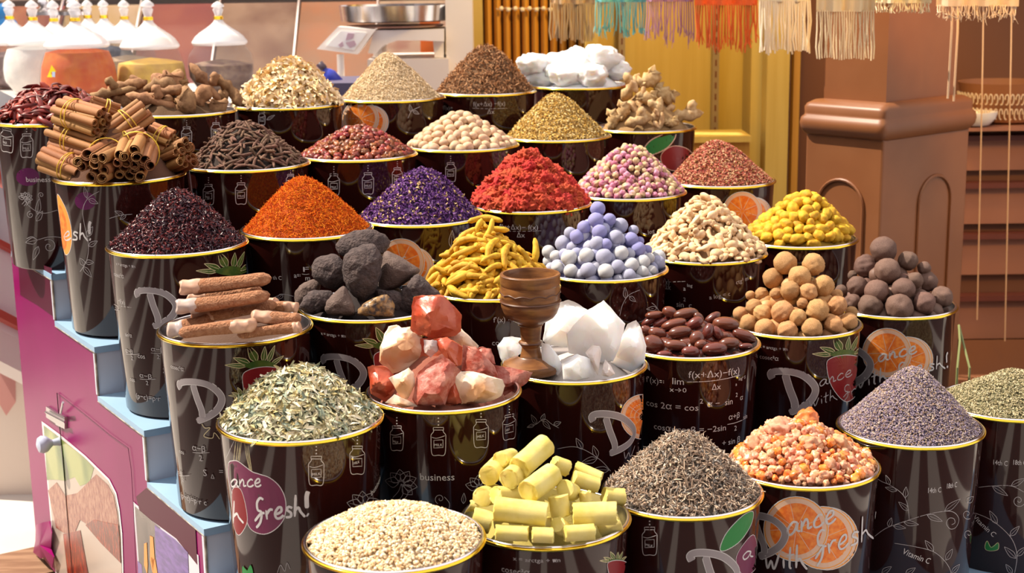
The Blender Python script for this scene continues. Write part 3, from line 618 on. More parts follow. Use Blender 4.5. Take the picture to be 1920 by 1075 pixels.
bundle('cinnamon bundle at the front centre with large curled bark ends facing out', (218, 284), (172, 306), 26, .35, .07, -.07, 11)
bundle('cinnamon bundle in the middle tied beside the front ones, sloping up right', (203, 280), (276, 252), 17, .5, .01, .03)
bundle('cinnamon bundle at the front right of centre, many small curled ends', (262, 272), (248, 306), 28, .3, .06, -.07, 15)
bundle('cinnamon bundle at the far right rim, ends pointing right', (300, 308), (350, 284), 23, .3, .03, -.03)
bundle('short cinnamon bundle half hidden behind the right end of the heap', (280, 250), (322, 266), 19, .5, .03, .02)

# --- third step
M_red = mat('red_crumbly_lump', (.38, .024, .012), .85, col2=(.52, .06, .022), nscale=80, bump=1.0, bscale=160, objrand=.15, dist=.004)
rd = [blob('red_lump_mesh', M_red, (.016, .014, .012), .45, 2.6, s+100, 4) for s in range(5)]
mound('red', .010, core((.20, .015, .01)), lump=.008)
pile('red', 'red_lump', rd, .0155, 'lump', 'crumbly red lumps', 'rough crumbly red lump in the red heap', 'topmost crumbly red lump of the red heap', tilt=.6, scale=(.7, 1.3), lumpy=.004)
M_rose = mat('rosebud_petal', (1, 1, 1), .6, vcol=True)
def rosebud(seed):
    rs = np.random.RandomState(seed); V, Fs = ICO[3]; V = V.copy(); a = np.arctan2(V[:, 1], V[:, 0]); d = 1+.10*np.sin(a*5+V[:, 2]*5+rs.rand()*6)+.05*rs.randn(len(V))*.5
    W = V*d[:, None]*np.array([.0080, .0080, .0100]); t = ((V[:, 2]+.6)*.9).clip(0, 1)[:, None]
    pk = np.array([(.52, .17, .28), (.60, .26, .38), (.42, .12, .20)][seed % 3]); C = pk*t+np.array((.58, .42, .22))*(1-t)
    b = MB(); b.add(W, Fs, 0, C)
    for i in range(5):
        x, f = t_leaf(.009, .003, .5, 2); Mx = np.array(Matrix.Rotation(i*1.256, 3, 'Z')@Matrix.Rotation(-.7, 3, 'Y')); b.add((x+[.006, 0, 0])@Mx.T+[0, 0, -.006], [tuple(q) for q in f], 0, (.42, .36, .16))
    return b.mesh('rosebud_mesh', M_rose)
mound('rosebud', .007, core((.25, .12, .10)))
pile('rosebud', 'rosebud', [rosebud(s) for s in range(6)], .0128, 'rosebud', 'pink dried rosebuds', 'small pink and cream dried rosebud in the rosebud heap', 'topmost dried rosebud of its heap', tilt=2.5, scale=(.8, 1.15), lift=.002)

# --- fourth step
M_turm = mat('turmeric_finger', (.50, .25, .008), .7, col2=(.68, .40, .025), nscale=60, bump=.5, bscale=160, objrand=.12)
tf = [curvetube('turmeric_mesh', M_turm, L_, r, .22, .07, s+120, 10, 11, taper=.72, branch=bq, ringy=.06) for s, (L_, r, bq) in enumerate([(.060, .0068, 0), (.070, .0072, 0), (.050, .0078, 0), (.064, .0068, 1), (.040, .0070, 0), (.066, .0062, 0)])]
mound('turmeric', .014, core((.38, .22, .02)), lump=.004)
TF = [('topmost turmeric finger lying across the peak', 909, 421, 1, .02), ('turmeric finger just under the topmost, pointing right', 925, 434, 0, -.1), ('turmeric finger rising to the peak on the left', 893, 440, 0, 1.1), ('turmeric finger climbing the left slope just below the peak', 907, 440, 3, 1.0), ('long turmeric finger sloping on the upper left', 878, 455, 1, .85), ('long turmeric finger slanting across the middle left', 872, 466, 1, .5), ('turmeric finger in the upper middle, steep', 924, 475, 1, 1.2),
  ('branched turmeric finger standing at the centre front', 913, 508, 3, 1.35), ('upright turmeric finger right of centre', 949, 485, 1, 1.4), ('turmeric finger sloping down just left of the goblet', 922, 526, 5, -.7), ('horizontal turmeric finger on the lower left', 872, 512, 1, .12), ('thick horizontal turmeric finger near the front rim', 870, 529, 1, .15), ('turmeric finger with a stub at the lower left', 848, 505, 3, -.1), ('steep turmeric finger at the left edge of the heap', 820, 520, 1, .9), ('bright upright turmeric finger right of the goblet rim', 995, 483, 1, 1.45), ('turmeric finger sloping down to the right behind the goblet', 978, 497, 0, -.65)]
for lb, px, py, vi, ang in TF:
    P = Vector(hit('turmeric', px, py)); n = hn('turmeric', P[0], P[1]); ax = (Vector(RT)*math.cos(ang)+Vector(UP)*math.sin(ang)); vd = Vector(FW)
    d = ax-vd*(ax.dot(n)/vd.dot(n)) if abs(vd.dot(n)) > .15 else ax
    if d.length > 1.6: d = ax
    x = d.normalized(); y = n.cross(x).normalized(); zz = x.cross(y); R = Matrix((x, y, zz)).transposed(); put(tf[vi], 'turmeric_finger', P+n*.006, R, (1, 1, 1), lb, 'turmeric')
pile('turmeric', 'turmeric_finger', tf, .0145, 'turmeric', 'turmeric fingers filling the heap', 'yellow turmeric finger in the body of the turmeric heap', None, tilt=.25, lift=0, edge=.92)
M_gin = mat('dried_ginger', (.68, .43, .21), .75, col2=(.80, .58, .35), nscale=60, bump=.5, bscale=120, objrand=.1)
gg = [curvetube('ginger_mesh', M_gin, L_, r, .3, .2, s+140, 8, 7, flat=.65, taper=.8, branch=bq) for s, (L_, r, bq) in enumerate([(.036, .0078, 1), (.030, .0085, 2), (.044, .0072, 2), (.026, .0088, 1), (.038, .0065, 0)])]
mound('ginger', .012, core((.34, .2, .1)), lump=.005)
pile('ginger', 'dried_ginger_piece', gg, .0148, 'ginger', 'pale dried ginger pieces', 'pale knobbly piece of dried ginger in the ginger heap', 'topmost pale piece of dried ginger', tilt=.5, lift=.004, lumpy=.003)
M_yel = mat('turmeric_bulb', (.48, .24, .008), .7, col2=(.70, .42, .02), nscale=60, bump=.5, bscale=150, objrand=.14)
yb = [blob('turmeric_bulb_mesh', M_yel, d, .16, 2, s+160, 3) for s, d in enumerate([(.019, .013, .013), (.016, .014, .013), (.014, .013, .012), (.021, .013, .014)])]
mound('yellow', .014, core((.35, .2, .02)))
pile('yellow', 'turmeric_bulb', yb, .0200, 'turmeric', 'round yellow turmeric bulbs', 'rounded yellow turmeric bulb in the heap in front of the brown pillar', 'topmost rounded turmeric bulb of the heap in front of the pillar', tilt=.5, scale=(.8, 1.15), layer2=.013, edge=.86)
M_blue = mat('powdery_blue_ball', (.28, .29, .46), .85, col2=(.42, .42, .50), nscale=30, bump=.25, bscale=120)
M_blue2 = mat('powdery_violet_ball', (.22, .21, .47), .85, col2=(.31, .31, .54), nscale=40, bump=.25, bscale=120)
M_blue3 = mat('powdery_white_ball', (.46, .47, .51), .85, col2=(.58, .57, .56), nscale=40, bump=.25, bscale=120)
bl = [[blob('blue_ball_mesh', mm, (1, 1, 1), .05, 1.6, s+180+10*i, 3) for s in range(2)] for i, mm in enumerate((M_blue2, M_blue, M_blue3))]
BALLS = [(480, 95, 43), (545, 155, 37), (470, 160, 45), (605, 190, 45), (405, 200, 40), (680, 215, 30), (325, 230, 35), (490, 225, 43), (365, 250, 42), (580, 255, 43), (665, 268, 43), (715, 275, 25), (288, 290, 48), (478, 290, 43), (525, 295, 35), (705, 320, 43), (755, 325, 30), (205, 335, 38), (245, 360, 34), (610, 343, 43), (320, 370, 47), (418, 355, 43), (515, 365, 48), (820, 365, 42), (770, 370, 30), (735, 392, 40), (590, 420, 42), (670, 410, 42), (815, 400, 45), (205, 390, 34), (255, 425, 36), (330, 445, 42), (427, 440, 46), (525, 447, 46), (728, 450, 38), (655, 470, 40), (780, 440, 30)]
rows_ = ['topmost', 'second', 'third', 'fourth', 'fifth', 'sixth', 'seventh']
def rank_labels(items, ybands, fmt):
    """items: (x, y); gives each 'row r, n-th from the left' by the rows the photo shows"""
    names = ['first', 'second', 'third', 'fourth', 'fifth', 'sixth', 'seventh', 'eighth', 'ninth', 'tenth', 'eleventh']; out = [None]*len(items)
    for r in range(len(ybands)-1):
        ids = sorted([i for i, q in enumerate(items) if ybands[r] <= q[1] < ybands[r+1]], key=lambda i: items[i][0])
        for j, i in enumerate(ids): out[i] = fmt(['top', 'second', 'third', 'fourth', 'fifth', 'sixth', 'seventh'][r], names[j], len(ids))
    return out
lb_ = rank_labels([(b[0], b[1]) for b in BALLS], [0, 120, 180, 240, 310, 350, 400, 600], lambda r, n, m: 'powdery blue ball at the peak of the pyramid' if r == 'top' else f'powdery blue ball, {r} row from the top of the pyramid, {n} from the left')
for (x, y, r), l in zip(BALLS, lb_):
    px, py = 960+x/2.985, 360+y/2.985; P = hit('blue', px, py); rr = r/2.985*((P-CAM)@FW)/F
    kind = 0 if (px > 1080 and y < 350 and rnd.random() < .75) else (2 if y > 330 and rnd.random() < .6 else 1)
    put(rnd.choice(bl[kind]), 'blue_ball', P, rrot(), (rr, rr, rr), l, 'ball', 'powdery blue balls')
mound('blue', .018, core((.10, .10, .22)))
pile('blue', 'blue_ball', [blob('blue_ball_small_mesh', M_blue, (.0145,)*3, .05, 1.6, 199, 3)], .026, 'ball', 'powdery blue balls deeper in the pyramid', 'powdery blue ball half hidden inside or behind the pyramid', None, tilt=3, lift=-.013, amax=3.2, scale=(.9, 1))

def lump(name, m, pix, k, thick, label, cat, group=None, facet=True, seed=0, dd=0., sub=0, amp=.0, rings=None, org=None, zoom=1, d=None):
    """solid lump whose silhouette from the stall front is pix; real thickness, closed at the back"""
    rs = np.random.RandomState(seed+17)
    if org is not None: pix = [(org[0]+x/zoom, org[1]+y/zoom) for x, y in pix]
    pix = np.array(pix, float); c = pix.mean(0)
    if d is None: d = ((hit(k, *c)-CAM)@FW)+dd
    if True:
        q = []
        n = len(pix)
        for i in range(n):
            p0, p1, p2, p3 = pix[i-1], pix[i], pix[(i+1) % n], pix[(i+2) % n]
            for t in np.linspace(0, 1, 5 if not facet else 6, endpoint=False):
                if facet: q.append(p1*(1-t)+p2*t+rs.randn(2)*.12)
                else: q.append(.5*((2*p1)+(-p0+p2)*t+(2*p0-5*p1+4*p2-p3)*t*t+(-p0+3*p1-3*p2+p3)*t**3))
        pix = np.array(q)
    n = len(pix); wpx = np.ptp(pix, 0).min(); T = thick*wpx*d/F
    rings = rings or ([(1, 0), (.97, .28), (.92, .5), (.85, .68), (.74, .84), (.6, .94), (.42, 1.0), (.2, 1.02)] if facet else [(1, 0), (.96, .28), (.88, .52), (.76, .72), (.62, .86), (.45, .95), (.28, .99), (.12, 1.0)])
    V = []; off = rs.randn(2)*wpx*.06; jf = .006
    for side in (1, -1):
        for i, (s, z) in enumerate(rings):
            if side == -1 and i == 0: continue
            for p in pix:
                el_ = (p-c)/np.linalg.norm(p-c)*np.sqrt(np.ptp(pix[:, 0])*np.ptp(pix[:, 1]))*.42; be = min(1, (1-s)*1.5); qq = c+off*(1-s)*2+((p-c)*(1-be)+el_*be)*s*(1+(rs.randn()*jf if i else 0)); P = atd(qq[0], qq[1], d-side*T*z*(1+(rs.randn()*jf if i else 0))*.5)
                V.append(P)
    R = len(rings); Fs = []
    def idx(side, i, j): return (i*n+j % n) if side == 1 or i == 0 else (R*n+(i-1)*n+j % n)
    for side in (1, -1):
        for i in range(R-1):
            for j in range(n): Fs.append((idx(side, i, j), idx(side, i, j+1), idx(side, i+1, j+1), idx(side, i+1, j)))
        ctr = len(V); V.append(np.mean([V[idx(side, R-1, j)] for j in range(n)], 0)+(-FW*side)*T*.02)
        for j in range(n): Fs.append((idx(side, R-1, j), idx(side, R-1, j+1), ctr))
    V = np.array(V)
    P0 = V.mean(0); V = V-P0
    if facet:
        for q in range(18):
            sd = 1 if q % 3 else -1; vd = -FW*sd; nv = vd+RT*rs.randn()*.75+UP*(rs.randn()*.7+.1); nv /= np.linalg.norm(nv); h_ = V@nv; t_ = V@vd; nt2 = np.where(t_ > 0, np.maximum(t_-np.maximum(0, h_-h_.max()*rs.uniform(.62, .86))/(nv@vd), .15*t_), t_); V = V+np.outer(nt2-t_, vd)
    if amp: V = V+(V/(np.linalg.norm(V, axis=1)[:, None]+1e-9))*(amp*fbm(V*60, 1, seed, 3))[:, None]
    b = MB(); b.add(V, Fs); o = b.build(name, m, None, True, .38 if facet else .9, loc=tuple(P0))
    return tag(o, label, cat, group)
# lava rocks
M_lava = mat('porous_lava_rock', (.050, .034, .034), .9, col2=(.095, .066, .062), nscale=70, bump=1.0, bscale=190, dist=.006)
M_lava2 = mat('fine_lava_rock', (.10, .065, .055), .9, col2=(.14, .095, .08), nscale=60, bump=.8, bscale=300, dist=.003)
M_lava3 = mat('shiny_speckled_rock', (.05, .04, .045), .3, col2=(.35, .20, .08), nscale=110, bump=.6, bscale=200)
G = dict(org=(540, 420), zoom=4.478, k='rock', cat='rock', facet=False)
mound('rock', .035, core((.02, .012, .012)))
def rock_(pix, lb, th=.8, m=M_lava, seed=0, dd=0): 
    return lump('lava_rock', m, pix, thick=th, label=lb, seed=seed, dd=dd, amp=.0035, **G)
rock_([(400, 190), (430, 130), (560, 60), (690, 42), (800, 80), (850, 140), (830, 220), (770, 260), (600, 290), (440, 265)], 'topmost black lava rock, wide, lying behind the big central one', .9, dd=.03, seed=1)
rock_([(460, 300), (540, 210), (650, 170), (740, 180), (765, 240), (795, 290), (780, 400), (740, 540), (620, 645), (510, 560), (470, 450)], 'big central lava rock with porous surface', .9, dd=-.03, seed=2)
rock_([(195, 370), (240, 290), (340, 255), (430, 270), (470, 330), (490, 450), (450, 540), (330, 550), (230, 470)], 'porous lava rock left of the big central one', .9, seed=3)
rock_([(790, 290), (820, 235), (880, 250), (1085, 370), (1060, 440), (850, 580), (750, 590)], 'flat-faced smoother lava rock right of the central one', .9, M_lava2, 4)
rock_([(880, 740), (930, 610), (1000, 500), (1080, 420), (1150, 470), (1275, 590), (1200, 680), (1050, 760)], 'porous lava rock at the lower right, behind the red salt block', .8, seed=5)
rock_([(50, 600), (120, 510), (210, 465), (270, 520), (220, 640), (90, 690)], 'brownish lava rock at the far left rim', .9, M_lava2, 6, .02)
rock_([(95, 690), (180, 580), (260, 555), (370, 580), (370, 700), (250, 755), (150, 740)], 'rounded lava rock at the lower left rim', .9, seed=7, dd=-.01)
rock_([(310, 710), (350, 630), (450, 535), (500, 560), (560, 700), (550, 765), (360, 768)], 'pointed triangular lava rock at the front rim', .8, M_lava2, 8, -.01)
rock_([(575, 740), (650, 660), (810, 590), (880, 640), (885, 740), (870, 778), (620, 775)], 'speckled shiny dark and ochre stone at the front rim', .8, M_lava3, 9, -.01)
rock_([(730, 560), (860, 560), (960, 600), (920, 740), (800, 700)], 'lava rock wedged in shadow between the front stones', .8, seed=10, dd=.03)
# rock salt
M_sr = mat('red_rock_salt', (.40, .050, .018), .32, col2=(.54, .12, .055), nscale=22, bump=.5, bscale=70, sss=.12, sssr=.008, coat=.2)
M_sr2 = mat('frosted_red_rock_salt', (.36, .06, .035), .5, col2=(.52, .21, .16), nscale=60, bump=.8, bscale=120, sss=.2, sssr=.006)
M_sw = mat('white_rock_salt', (.84, .72, .60), .4, col2=(.76, .42, .22), nscale=14, bump=.4, bscale=80, sss=.35, sssr=.01, detail=2)
M_sg = mat('clear_rock_salt', (.60, .48, .50), .15, col2=(.75, .60, .55), nscale=30, bump=.4, bscale=60, trans=.35)
G2 = dict(org=(660, 540), zoom=4.135, k='salt', cat='salt', sub=1)
mound('salt', .04, core((.25, .08, .05)))
def salt_(pix, lb, m, th=.8, seed=0, dd=0): return lump('rock_salt', m, pix, thick=th, label=lb, seed=seed, dd=dd, amp=.002, **G2)
salt_([(475, 75), (545, 55), (690, 52), (735, 75), (850, 210), (848, 335), (800, 375), (600, 390), (455, 345), (460, 180)], 'red rock salt cube on the very top of the salt pile', M_sr, .9, 1)
salt_([(285, 300), (345, 285), (385, 310), (450, 305), (470, 345), (545, 375), (580, 520), (590, 570), (470, 610), (300, 675), (215, 570), (220, 460), (245, 370)], 'large creamy white salt lump at the upper left', M_sw, .9, 2)
salt_([(120, 615), (160, 597), (270, 610), (350, 700), (355, 830), (260, 888), (200, 860), (150, 820)], 'red rock salt block at the left rim of the bucket', M_sr, .8, 3)
salt_([(285, 700), (440, 620), (480, 660), (490, 760), (420, 885), (360, 820)], 'small pale salt piece at the lower left between red blocks', M_sw, .8, 4, -.02)
salt_([(500, 680), (560, 600), (700, 510), (800, 600), (790, 700), (720, 915), (500, 920), (470, 860)], 'big frosted red salt block at the centre front', M_sr2, .8, 5, -.01)
salt_([(630, 400), (740, 380), (860, 460), (850, 600), (800, 610), (700, 520), (660, 440)], 'dark orange salt piece just below the top cube', M_sr, .8, 6, -.02)
salt_([(740, 370), (850, 315), (980, 450), (950, 490), (860, 480), (700, 410)], 'white salt wedge behind, to the right of the top cube', M_sw, .8, 7, .02)
salt_([(860, 440), (960, 460), (1100, 600), (1140, 690), (1000, 680), (850, 640)], 'frosted red salt slab sloping down on the right', M_sr2, .8, 8)
salt_([(960, 470), (1020, 455), (1080, 470), (1110, 590), (1050, 600), (990, 550)], 'pink crumbly salt cluster at the upper right', M_sr2, .8, 9, .03)
salt_([(800, 690), (840, 645), (940, 650), (1170, 710), (1185, 760), (1165, 840), (1030, 895), (850, 905), (800, 800)], 'wide cream and orange salt slab at the right front', M_sw, .7, 10, -.01)
salt_([(1090, 595), (1250, 625), (1405, 655), (1360, 740), (1180, 840), (1110, 760)], 'flat red salt slab sticking out over the right rim', M_sr2, .5, 11, .02)
salt_([(255, 890), (330, 825), (430, 870), (520, 920), (400, 925)], 'small brownish salt stone at the front rim', M_sw, .8, 12, -.01)
salt_([(555, 400), (660, 410), (670, 480), (610, 545), (560, 510)], 'small clear salt crystal between the white lump and the cube', M_sg, .8, 13, -.02)
salt_([(720, 820), (800, 740), (860, 900), (720, 922)], 'red salt piece in the gap at the front', M_sr, .8, 14, .02)
salt_([(520, 400), (640, 370), (760, 400), (800, 620), (640, 640), (520, 600)], 'rust-coloured salt block inside the pile', M_sr, .8, 15, .05)
# crystals and goblet
M_cr = mat('white_crystal', (.97, .95, .93), .35, col2=(.92, .88, .85), nscale=12, bump=.25, bscale=60, sss=.8, sssr=.05)
M_cr2 = mat('greyish_clear_crystal', (.78, .70, .67), .2, bump=.3, bscale=60, sss=.3, sssr=.01)
G3 = dict(org=(900, 480), zoom=3.839, k='crystal', cat='crystal', sub=1)
mound('crystal', .045, core((.5, .45, .42)))
def cr_(pix, lb, m=M_cr, th=.6, seed=0, dd=0): return lump('white_crystal', m, pix, thick=th, label=lb, seed=seed, dd=dd, amp=.0012, **G3)
cr_([(455, 610), (470, 480), (580, 330), (635, 315), (700, 340), (775, 390), (780, 560), (620, 660), (480, 640)], 'broad white crystal directly right of the goblet', th=.6, seed=1, dd=.03)
cr_([(620, 560), (770, 395), (890, 318), (1045, 490), (1010, 640), (960, 760), (880, 770), (780, 730), (640, 700)], 'tallest pointed white crystal in the middle', th=.6, seed=2)
cr_([(1060, 490), (1125, 460), (1165, 530), (1195, 650), (1185, 770), (1090, 840), (940, 780), (1010, 620)], 'upright leaning white crystal at the right rim', th=.8, seed=3, dd=-.02)
cr_([(125, 650), (170, 590), (235, 580), (310, 600), (330, 720), (290, 790), (180, 810), (140, 720)], 'white crystal seen to the left of the goblet stem', th=.8, seed=4, dd=.0)
cr_([(585, 750), (700, 705), (790, 740), (830, 870), (700, 900), (600, 890)], 'rounded white crystal at the front rim', th=.7, seed=5, dd=-.02)
cr_([(760, 700), (810, 640), (860, 650), (875, 700), (850, 860), (825, 840), (790, 740)], 'narrow greyish crystal in front of the tallest one', M_cr2, .8, 6, -.035)
cr_([(870, 860), (900, 745), (940, 790), (970, 850), (930, 870)], 'small clear pointed crystal at the front rim', M_cr2, .8, 7, -.03)
cr_([(440, 620), (500, 640), (560, 720), (600, 800), (560, 860), (450, 800)], 'low white crystal touching the goblet foot', th=.7, seed=8, dd=.0)
M_wood = mat('carved_brown_wood', (.12, .045, .016), .38, col2=(.24, .10, .03), nscale=20, stretch=(1, 1, 5), bump=.15, bscale=60, coat=.15)
M_wood2 = mat('dark_burnt_wood', (.10, .035, .015), .4)
g0 = CAM+ray(996, 696)*((.884-CAM[2])/ray(996, 696)[2]); gd = (g0-CAM)@FW; px_ = gd/F/1.0
goblet = empty('wooden_goblet', tuple(g0)); tag(goblet, 'turned brown wooden goblet standing in front of the white crystals', 'goblet')
def hgt(y): return (696-y)*px_/math.cos(PITCH+ math.atan((600-537)/F))
cup = [(56, 518), (56.5, 516), (55, 514), (50, 514), (48, 520), (46, 560), (36, 588), (.5, 592)]
out = [(56, 518), (56, 532), (54.5, 535), (55.5, 540), (55, 556), (54, 562), (55, 568), (54.5, 574), (50, 586), (44, 594), (36, 599), (27, 604), (22, 608)]
stem = [(22, 607), (23.5, 609), (21, 611), (20, 618), (18.5, 632), (18, 638), (21, 640), (21.5, 643), (20, 646), (17, 650), (18, 658), (21, 670), (24, 674)]
foot = [(24, 673), (26, 675), (40, 680), (52, 686), (54, 690), (54, 696), (52, 702), (50, 703), (.5, 703)]
def lp_(pr): return [(r*px_, hgt(y)) for r, y in pr]
b = MB(); b.lathe(lp_(cup[::-1]+out[1:]), seg=64); b.build('cup', M_wood, goblet, sharp=.6, loc=(0, 0, 0))
b = MB(); b.lathe(lp_(stem), seg=48); b.build('stem', M_wood, goblet, sharp=.6, loc=(0, 0, 0))
b = MB(); b.lathe([(r, z+.006) for r, z in lp_(foot)], seg=64); b.build('foot', M_wood, goblet, sharp=.6, loc=(0, 0, 0))
t = np.linspace(0, 2*math.pi, 97)
def cband(b): b.build('carved_band', M_wood2, goblet, loc=(0, 0, 0))['label'] = 'dark carved scalloped band'
b = MB(); b.tube([(55.8*px_*math.cos(x), 55.8*px_*math.sin(x), hgt(550)+.0035*abs(math.sin(x*6))) for x in t], .0012, 5, cap=False); cband(b); b = MB(); b.tube([(55.3*px_*math.cos(x), 55.3*px_*math.sin(x), hgt(564)) for x in t], .0022, 5, cap=False)
cband(b); b = MB(); b.tube([(21*px_*math.cos(x), 21*px_*math.sin(x), hgt(642)) for x in t], .0022, 5, cap=False)
b.build('stem_ring', M_wood2, goblet, loc=(0, 0, 0))

# beans
M_bean = mat('glossy_brown_bean', (.105, .022, .014), .22, col2=(.15, .036, .022), nscale=25, coat=.35, objrand=.2)
bn = [blob('glossy_bean_mesh', M_bean, (1, 1, 1), .05, 1.2, s+220, 3) for s in range(4)]
BEANS = [(560, 190, 110, 80, -20), (780, 215, 180, 85, 10), (350, 230, 135, 60, 5), (280, 310, 130, 55, 30), (450, 325, 140, 65, 25), (615, 355, 180, 75, 15), (700, 470, 170, 90, 10), (910, 340, 125, 80, 30), (1150, 270, 130, 65, 35), (1340, 355, 190, 105, -5), (935, 560, 118, 105, 60), (1090, 465, 130, 78, 72), (1220, 480, 110, 70, -60), (1590, 520, 180, 90, -20), (1380, 620, 150, 85, 5), (650, 650, 165, 80, -5), (340, 640, 160, 130, -30), (240, 440, 90, 65, -25), (390, 480, 130, 80, -15), (850, 740, 130, 85, 0), (1180, 700, 180, 100, 5), (490, 775, 110, 55, 0), (1610, 665, 100, 50, 5), (960, 260, 80, 60, -40), (1320, 520, 80, 60, 0), (990, 640, 90, 70, 20)]
BL = ['reddish glossy bean highest at the back left', 'large glossy bean at the top centre, wide and pale-edged', 'matte bean at the upper left', 'slanting glossy bean at the left, below the matte one', 'slanting long bean left of centre', 'flat long bean below the top centre one', 'large oval bean in the middle with a bright highlight', 'glossy bean tilted right of the top centre', 'narrow bean with a row of highlights, upper right', 'biggest bean, flat, at the upper right', 'round upright bean near the middle front', 'upright bean right of the round one', 'small upright bean beside it, to the right', 'large dark bean at the right end', 'oval bean in the right front', 'oval bean left of the front middle', 'big round bean at the left front beside the crystal', 'bean half hidden behind the left crystal', 'bean in the left middle behind the big round one', 'round bean at the front rim, centre', 'wide dull bean at the front rim, right of centre', 'small bean sunk at the front rim, left', 'thin bean at the far right rim', 'small reddish bean behind the top centre one', 'small bean in the shadow at the right middle', 'bean in the shadow between the front ones']
mound('beans', .014, core((.03, .008, .006)))
for (x, y, a, bb, an), l in zip(BEANS, BL):
    px, py = 1180+x/7.385, 560+y/7.385; P = Vector(hit('beans', px, py)); s = ((np.array(P)-CAM)@FW)/F/7.385; an = math.radians(an)
    X_ = Vector(RT)*math.cos(an)+Vector(UP)*math.sin(an); Y_ = Vector(UP)*math.cos(an)-Vector(RT)*math.sin(an)
    put(rnd.choice(bn), 'brown_bean', P, Matrix((X_, Y_, Vector(-FW))).transposed(), (a*s, bb*s, (a+bb)*.42*s), l, 'bean')
pile('beans', 'brown_bean', [blob('hidden_bean_mesh', M_bean, (.019, .013, .010), .05, 1.2, 229, 3)], .021, 'bean', 'beans under and behind the front ones', 'glossy brown bean half hidden under the other beans', None, tilt=.2, lift=-.017, amax=3.2)
# dried lemons and limes
M_lem = mat('tan_dried_lemon', (.42, .20, .065), .6, col2=(.56, .31, .13), nscale=16, bump=.6, bscale=50, objrand=.14)
M_lime = mat('dark_dried_lime', (.125, .062, .044), .6, col2=(.185, .105, .078), nscale=18, bump=.6, bscale=45, objrand=.14)
lm = [blob('dried_lemon_mesh', M_lem, (1, 1, .97), .07, 1.3, s+240, 4, ribs=rb, ribamp=ra, dents=dn, pole=.10) for s, (rb, ra, dn) in enumerate([(0, 0, 1), (10, .12, 1), (12, .09, 0), (8, .10, 2), (0, 0, 3)])]
lime = [blob('dried_lime_mesh', M_lime, (1, 1, .97), .08, 1.3, s+260, 4, ribs=rb, ribamp=ra, dents=dn, pole=.08) for s, (rb, ra, dn) in enumerate([(0, 0, 1), (9, .08, 2), (0, 0, 2), (12, .08, 3)])]
LEM = [(457, 285, 98), (695, 295, 100), (350, 412, 88), (575, 400, 95), (775, 475, 98), (500, 515, 88), (650, 530, 80), (165, 555, 42), (260, 545, 62), (195, 650, 72), (265, 705, 80), (435, 693, 100), (725, 680, 102), (560, 740, 78), (890, 640, 90), (80, 710, 64), (150, 785, 74), (285, 835, 88), (475, 850, 90), (680, 835, 95), (860, 800, 84), (985, 775, 78), (1010, 700, 55), (380, 540, 52), (890, 550, 50), (600, 620, 50)]
LL = ['dried lemon at the upper left peak of the lemon pile', 'dried lemon at the upper right peak, with a dark star-shaped stem scar', 'dried lemon on the left shoulder under the left peak', 'dented dried lemon between and below the two peaks', 'large ribbed dried lemon on the right, under the right peak', 'deeply grooved dried lemon in the centre', 'dried lemon right of the grooved centre one', 'tiny wrinkled dried lemon at the far left edge', 'small wrinkled dried lemon next to the cracked one', 'dried lemon at the lower left slope, second from the edge', 'dried lemon with a dark scar at the lower left', 'round pumpkin-ribbed dried lemon at the lower centre', 'big striped dried lemon right of the lower centre', 'shadowed dried lemon between the two big lower ones', 'darker brown dried lemon on the right touching the dark limes', 'dried lemon at the left rim next to the beans', 'dried lemon at the left front rim', 'front rim dried lemon, second from the left', 'front rim dried lemon, in the middle', 'front rim dried lemon, right of the middle', 'wrinkled dried lemon at the right front rim', 'pale dried lemon at the right rim', 'small dried lemon behind the right rim', 'cracked-open dried lemon showing its dark inside', 'small dried lemon squeezed behind the right side', 'dried lemon in the gap at the centre']
mound('lemon', .03, core((.12, .05, .02)))
for i, ((x, y, r), l) in enumerate(zip(LEM, LL)):
    px, py = 1370+x/4.465, 430+y/4.465; P = hit('lemon', px, py); s = r/4.465*((P-CAM)@FW)/F
    put(lm[[0, 1, 0, 4, 1, 2, 3, 4, 1, 2, 1, 2, 2, 3, 1, 0, 0, 0, 1, 3, 3, 0, 0, 3, 0, 1][i]], 'dried_lemon', P, rrot(), (s, s, s), l, 'lemon')
pile('lemon', 'dried_lemon', [blob('hidden_lemon_mesh', M_lem, (.019,)*3, .08, 1.3, 249, 3, ribs=9, ribamp=.04)], .034, 'lemon', 'dried lemons at the back of their pile', 'tan dried lemon hidden behind or inside the lemon pile', None, tilt=3, lift=-.022, amax=3.2)
LIM = [(1278, 172, 112), (1130, 310, 105), (1312, 350, 112), (1485, 265, 88), (1620, 325, 58), (1060, 480, 95), (1225, 525, 108), (1445, 505, 103), (1640, 435, 94), (1020, 610, 75), (1170, 650, 112), (1412, 655, 120), (1620, 620, 105), (1765, 570, 100), (925, 520, 55), (1020, 385, 42), (1540, 430, 75)]
ML = ['topmost dark dried lime', 'dented dark lime at the upper left, under the topmost', 'dark lime with a small hole, directly under the topmost', 'shiny broken-skinned dark lime at the upper right', 'small dark lime peeking out behind at the right shoulder', 'dark lime on the left slope, middle height', 'dark lime left of centre in the third row', 'dark lime with a centred stem scar, right of centre', 'dark lime in shadow on the right slope', 'dark lime low on the left beside the lemons', 'oval wrinkled dark lime at the front rim, left', 'large round smooth dark lime at the front rim, centre', 'dark lime at the front rim, right of centre', 'dark lime resting on the right rim', 'dark lime half hidden behind the lemons at the left rim', 'small dark lime behind the left slope', 'dark lime inside the right half of the pile']
mound('blemon', .03, core((.05, .025, .02)))
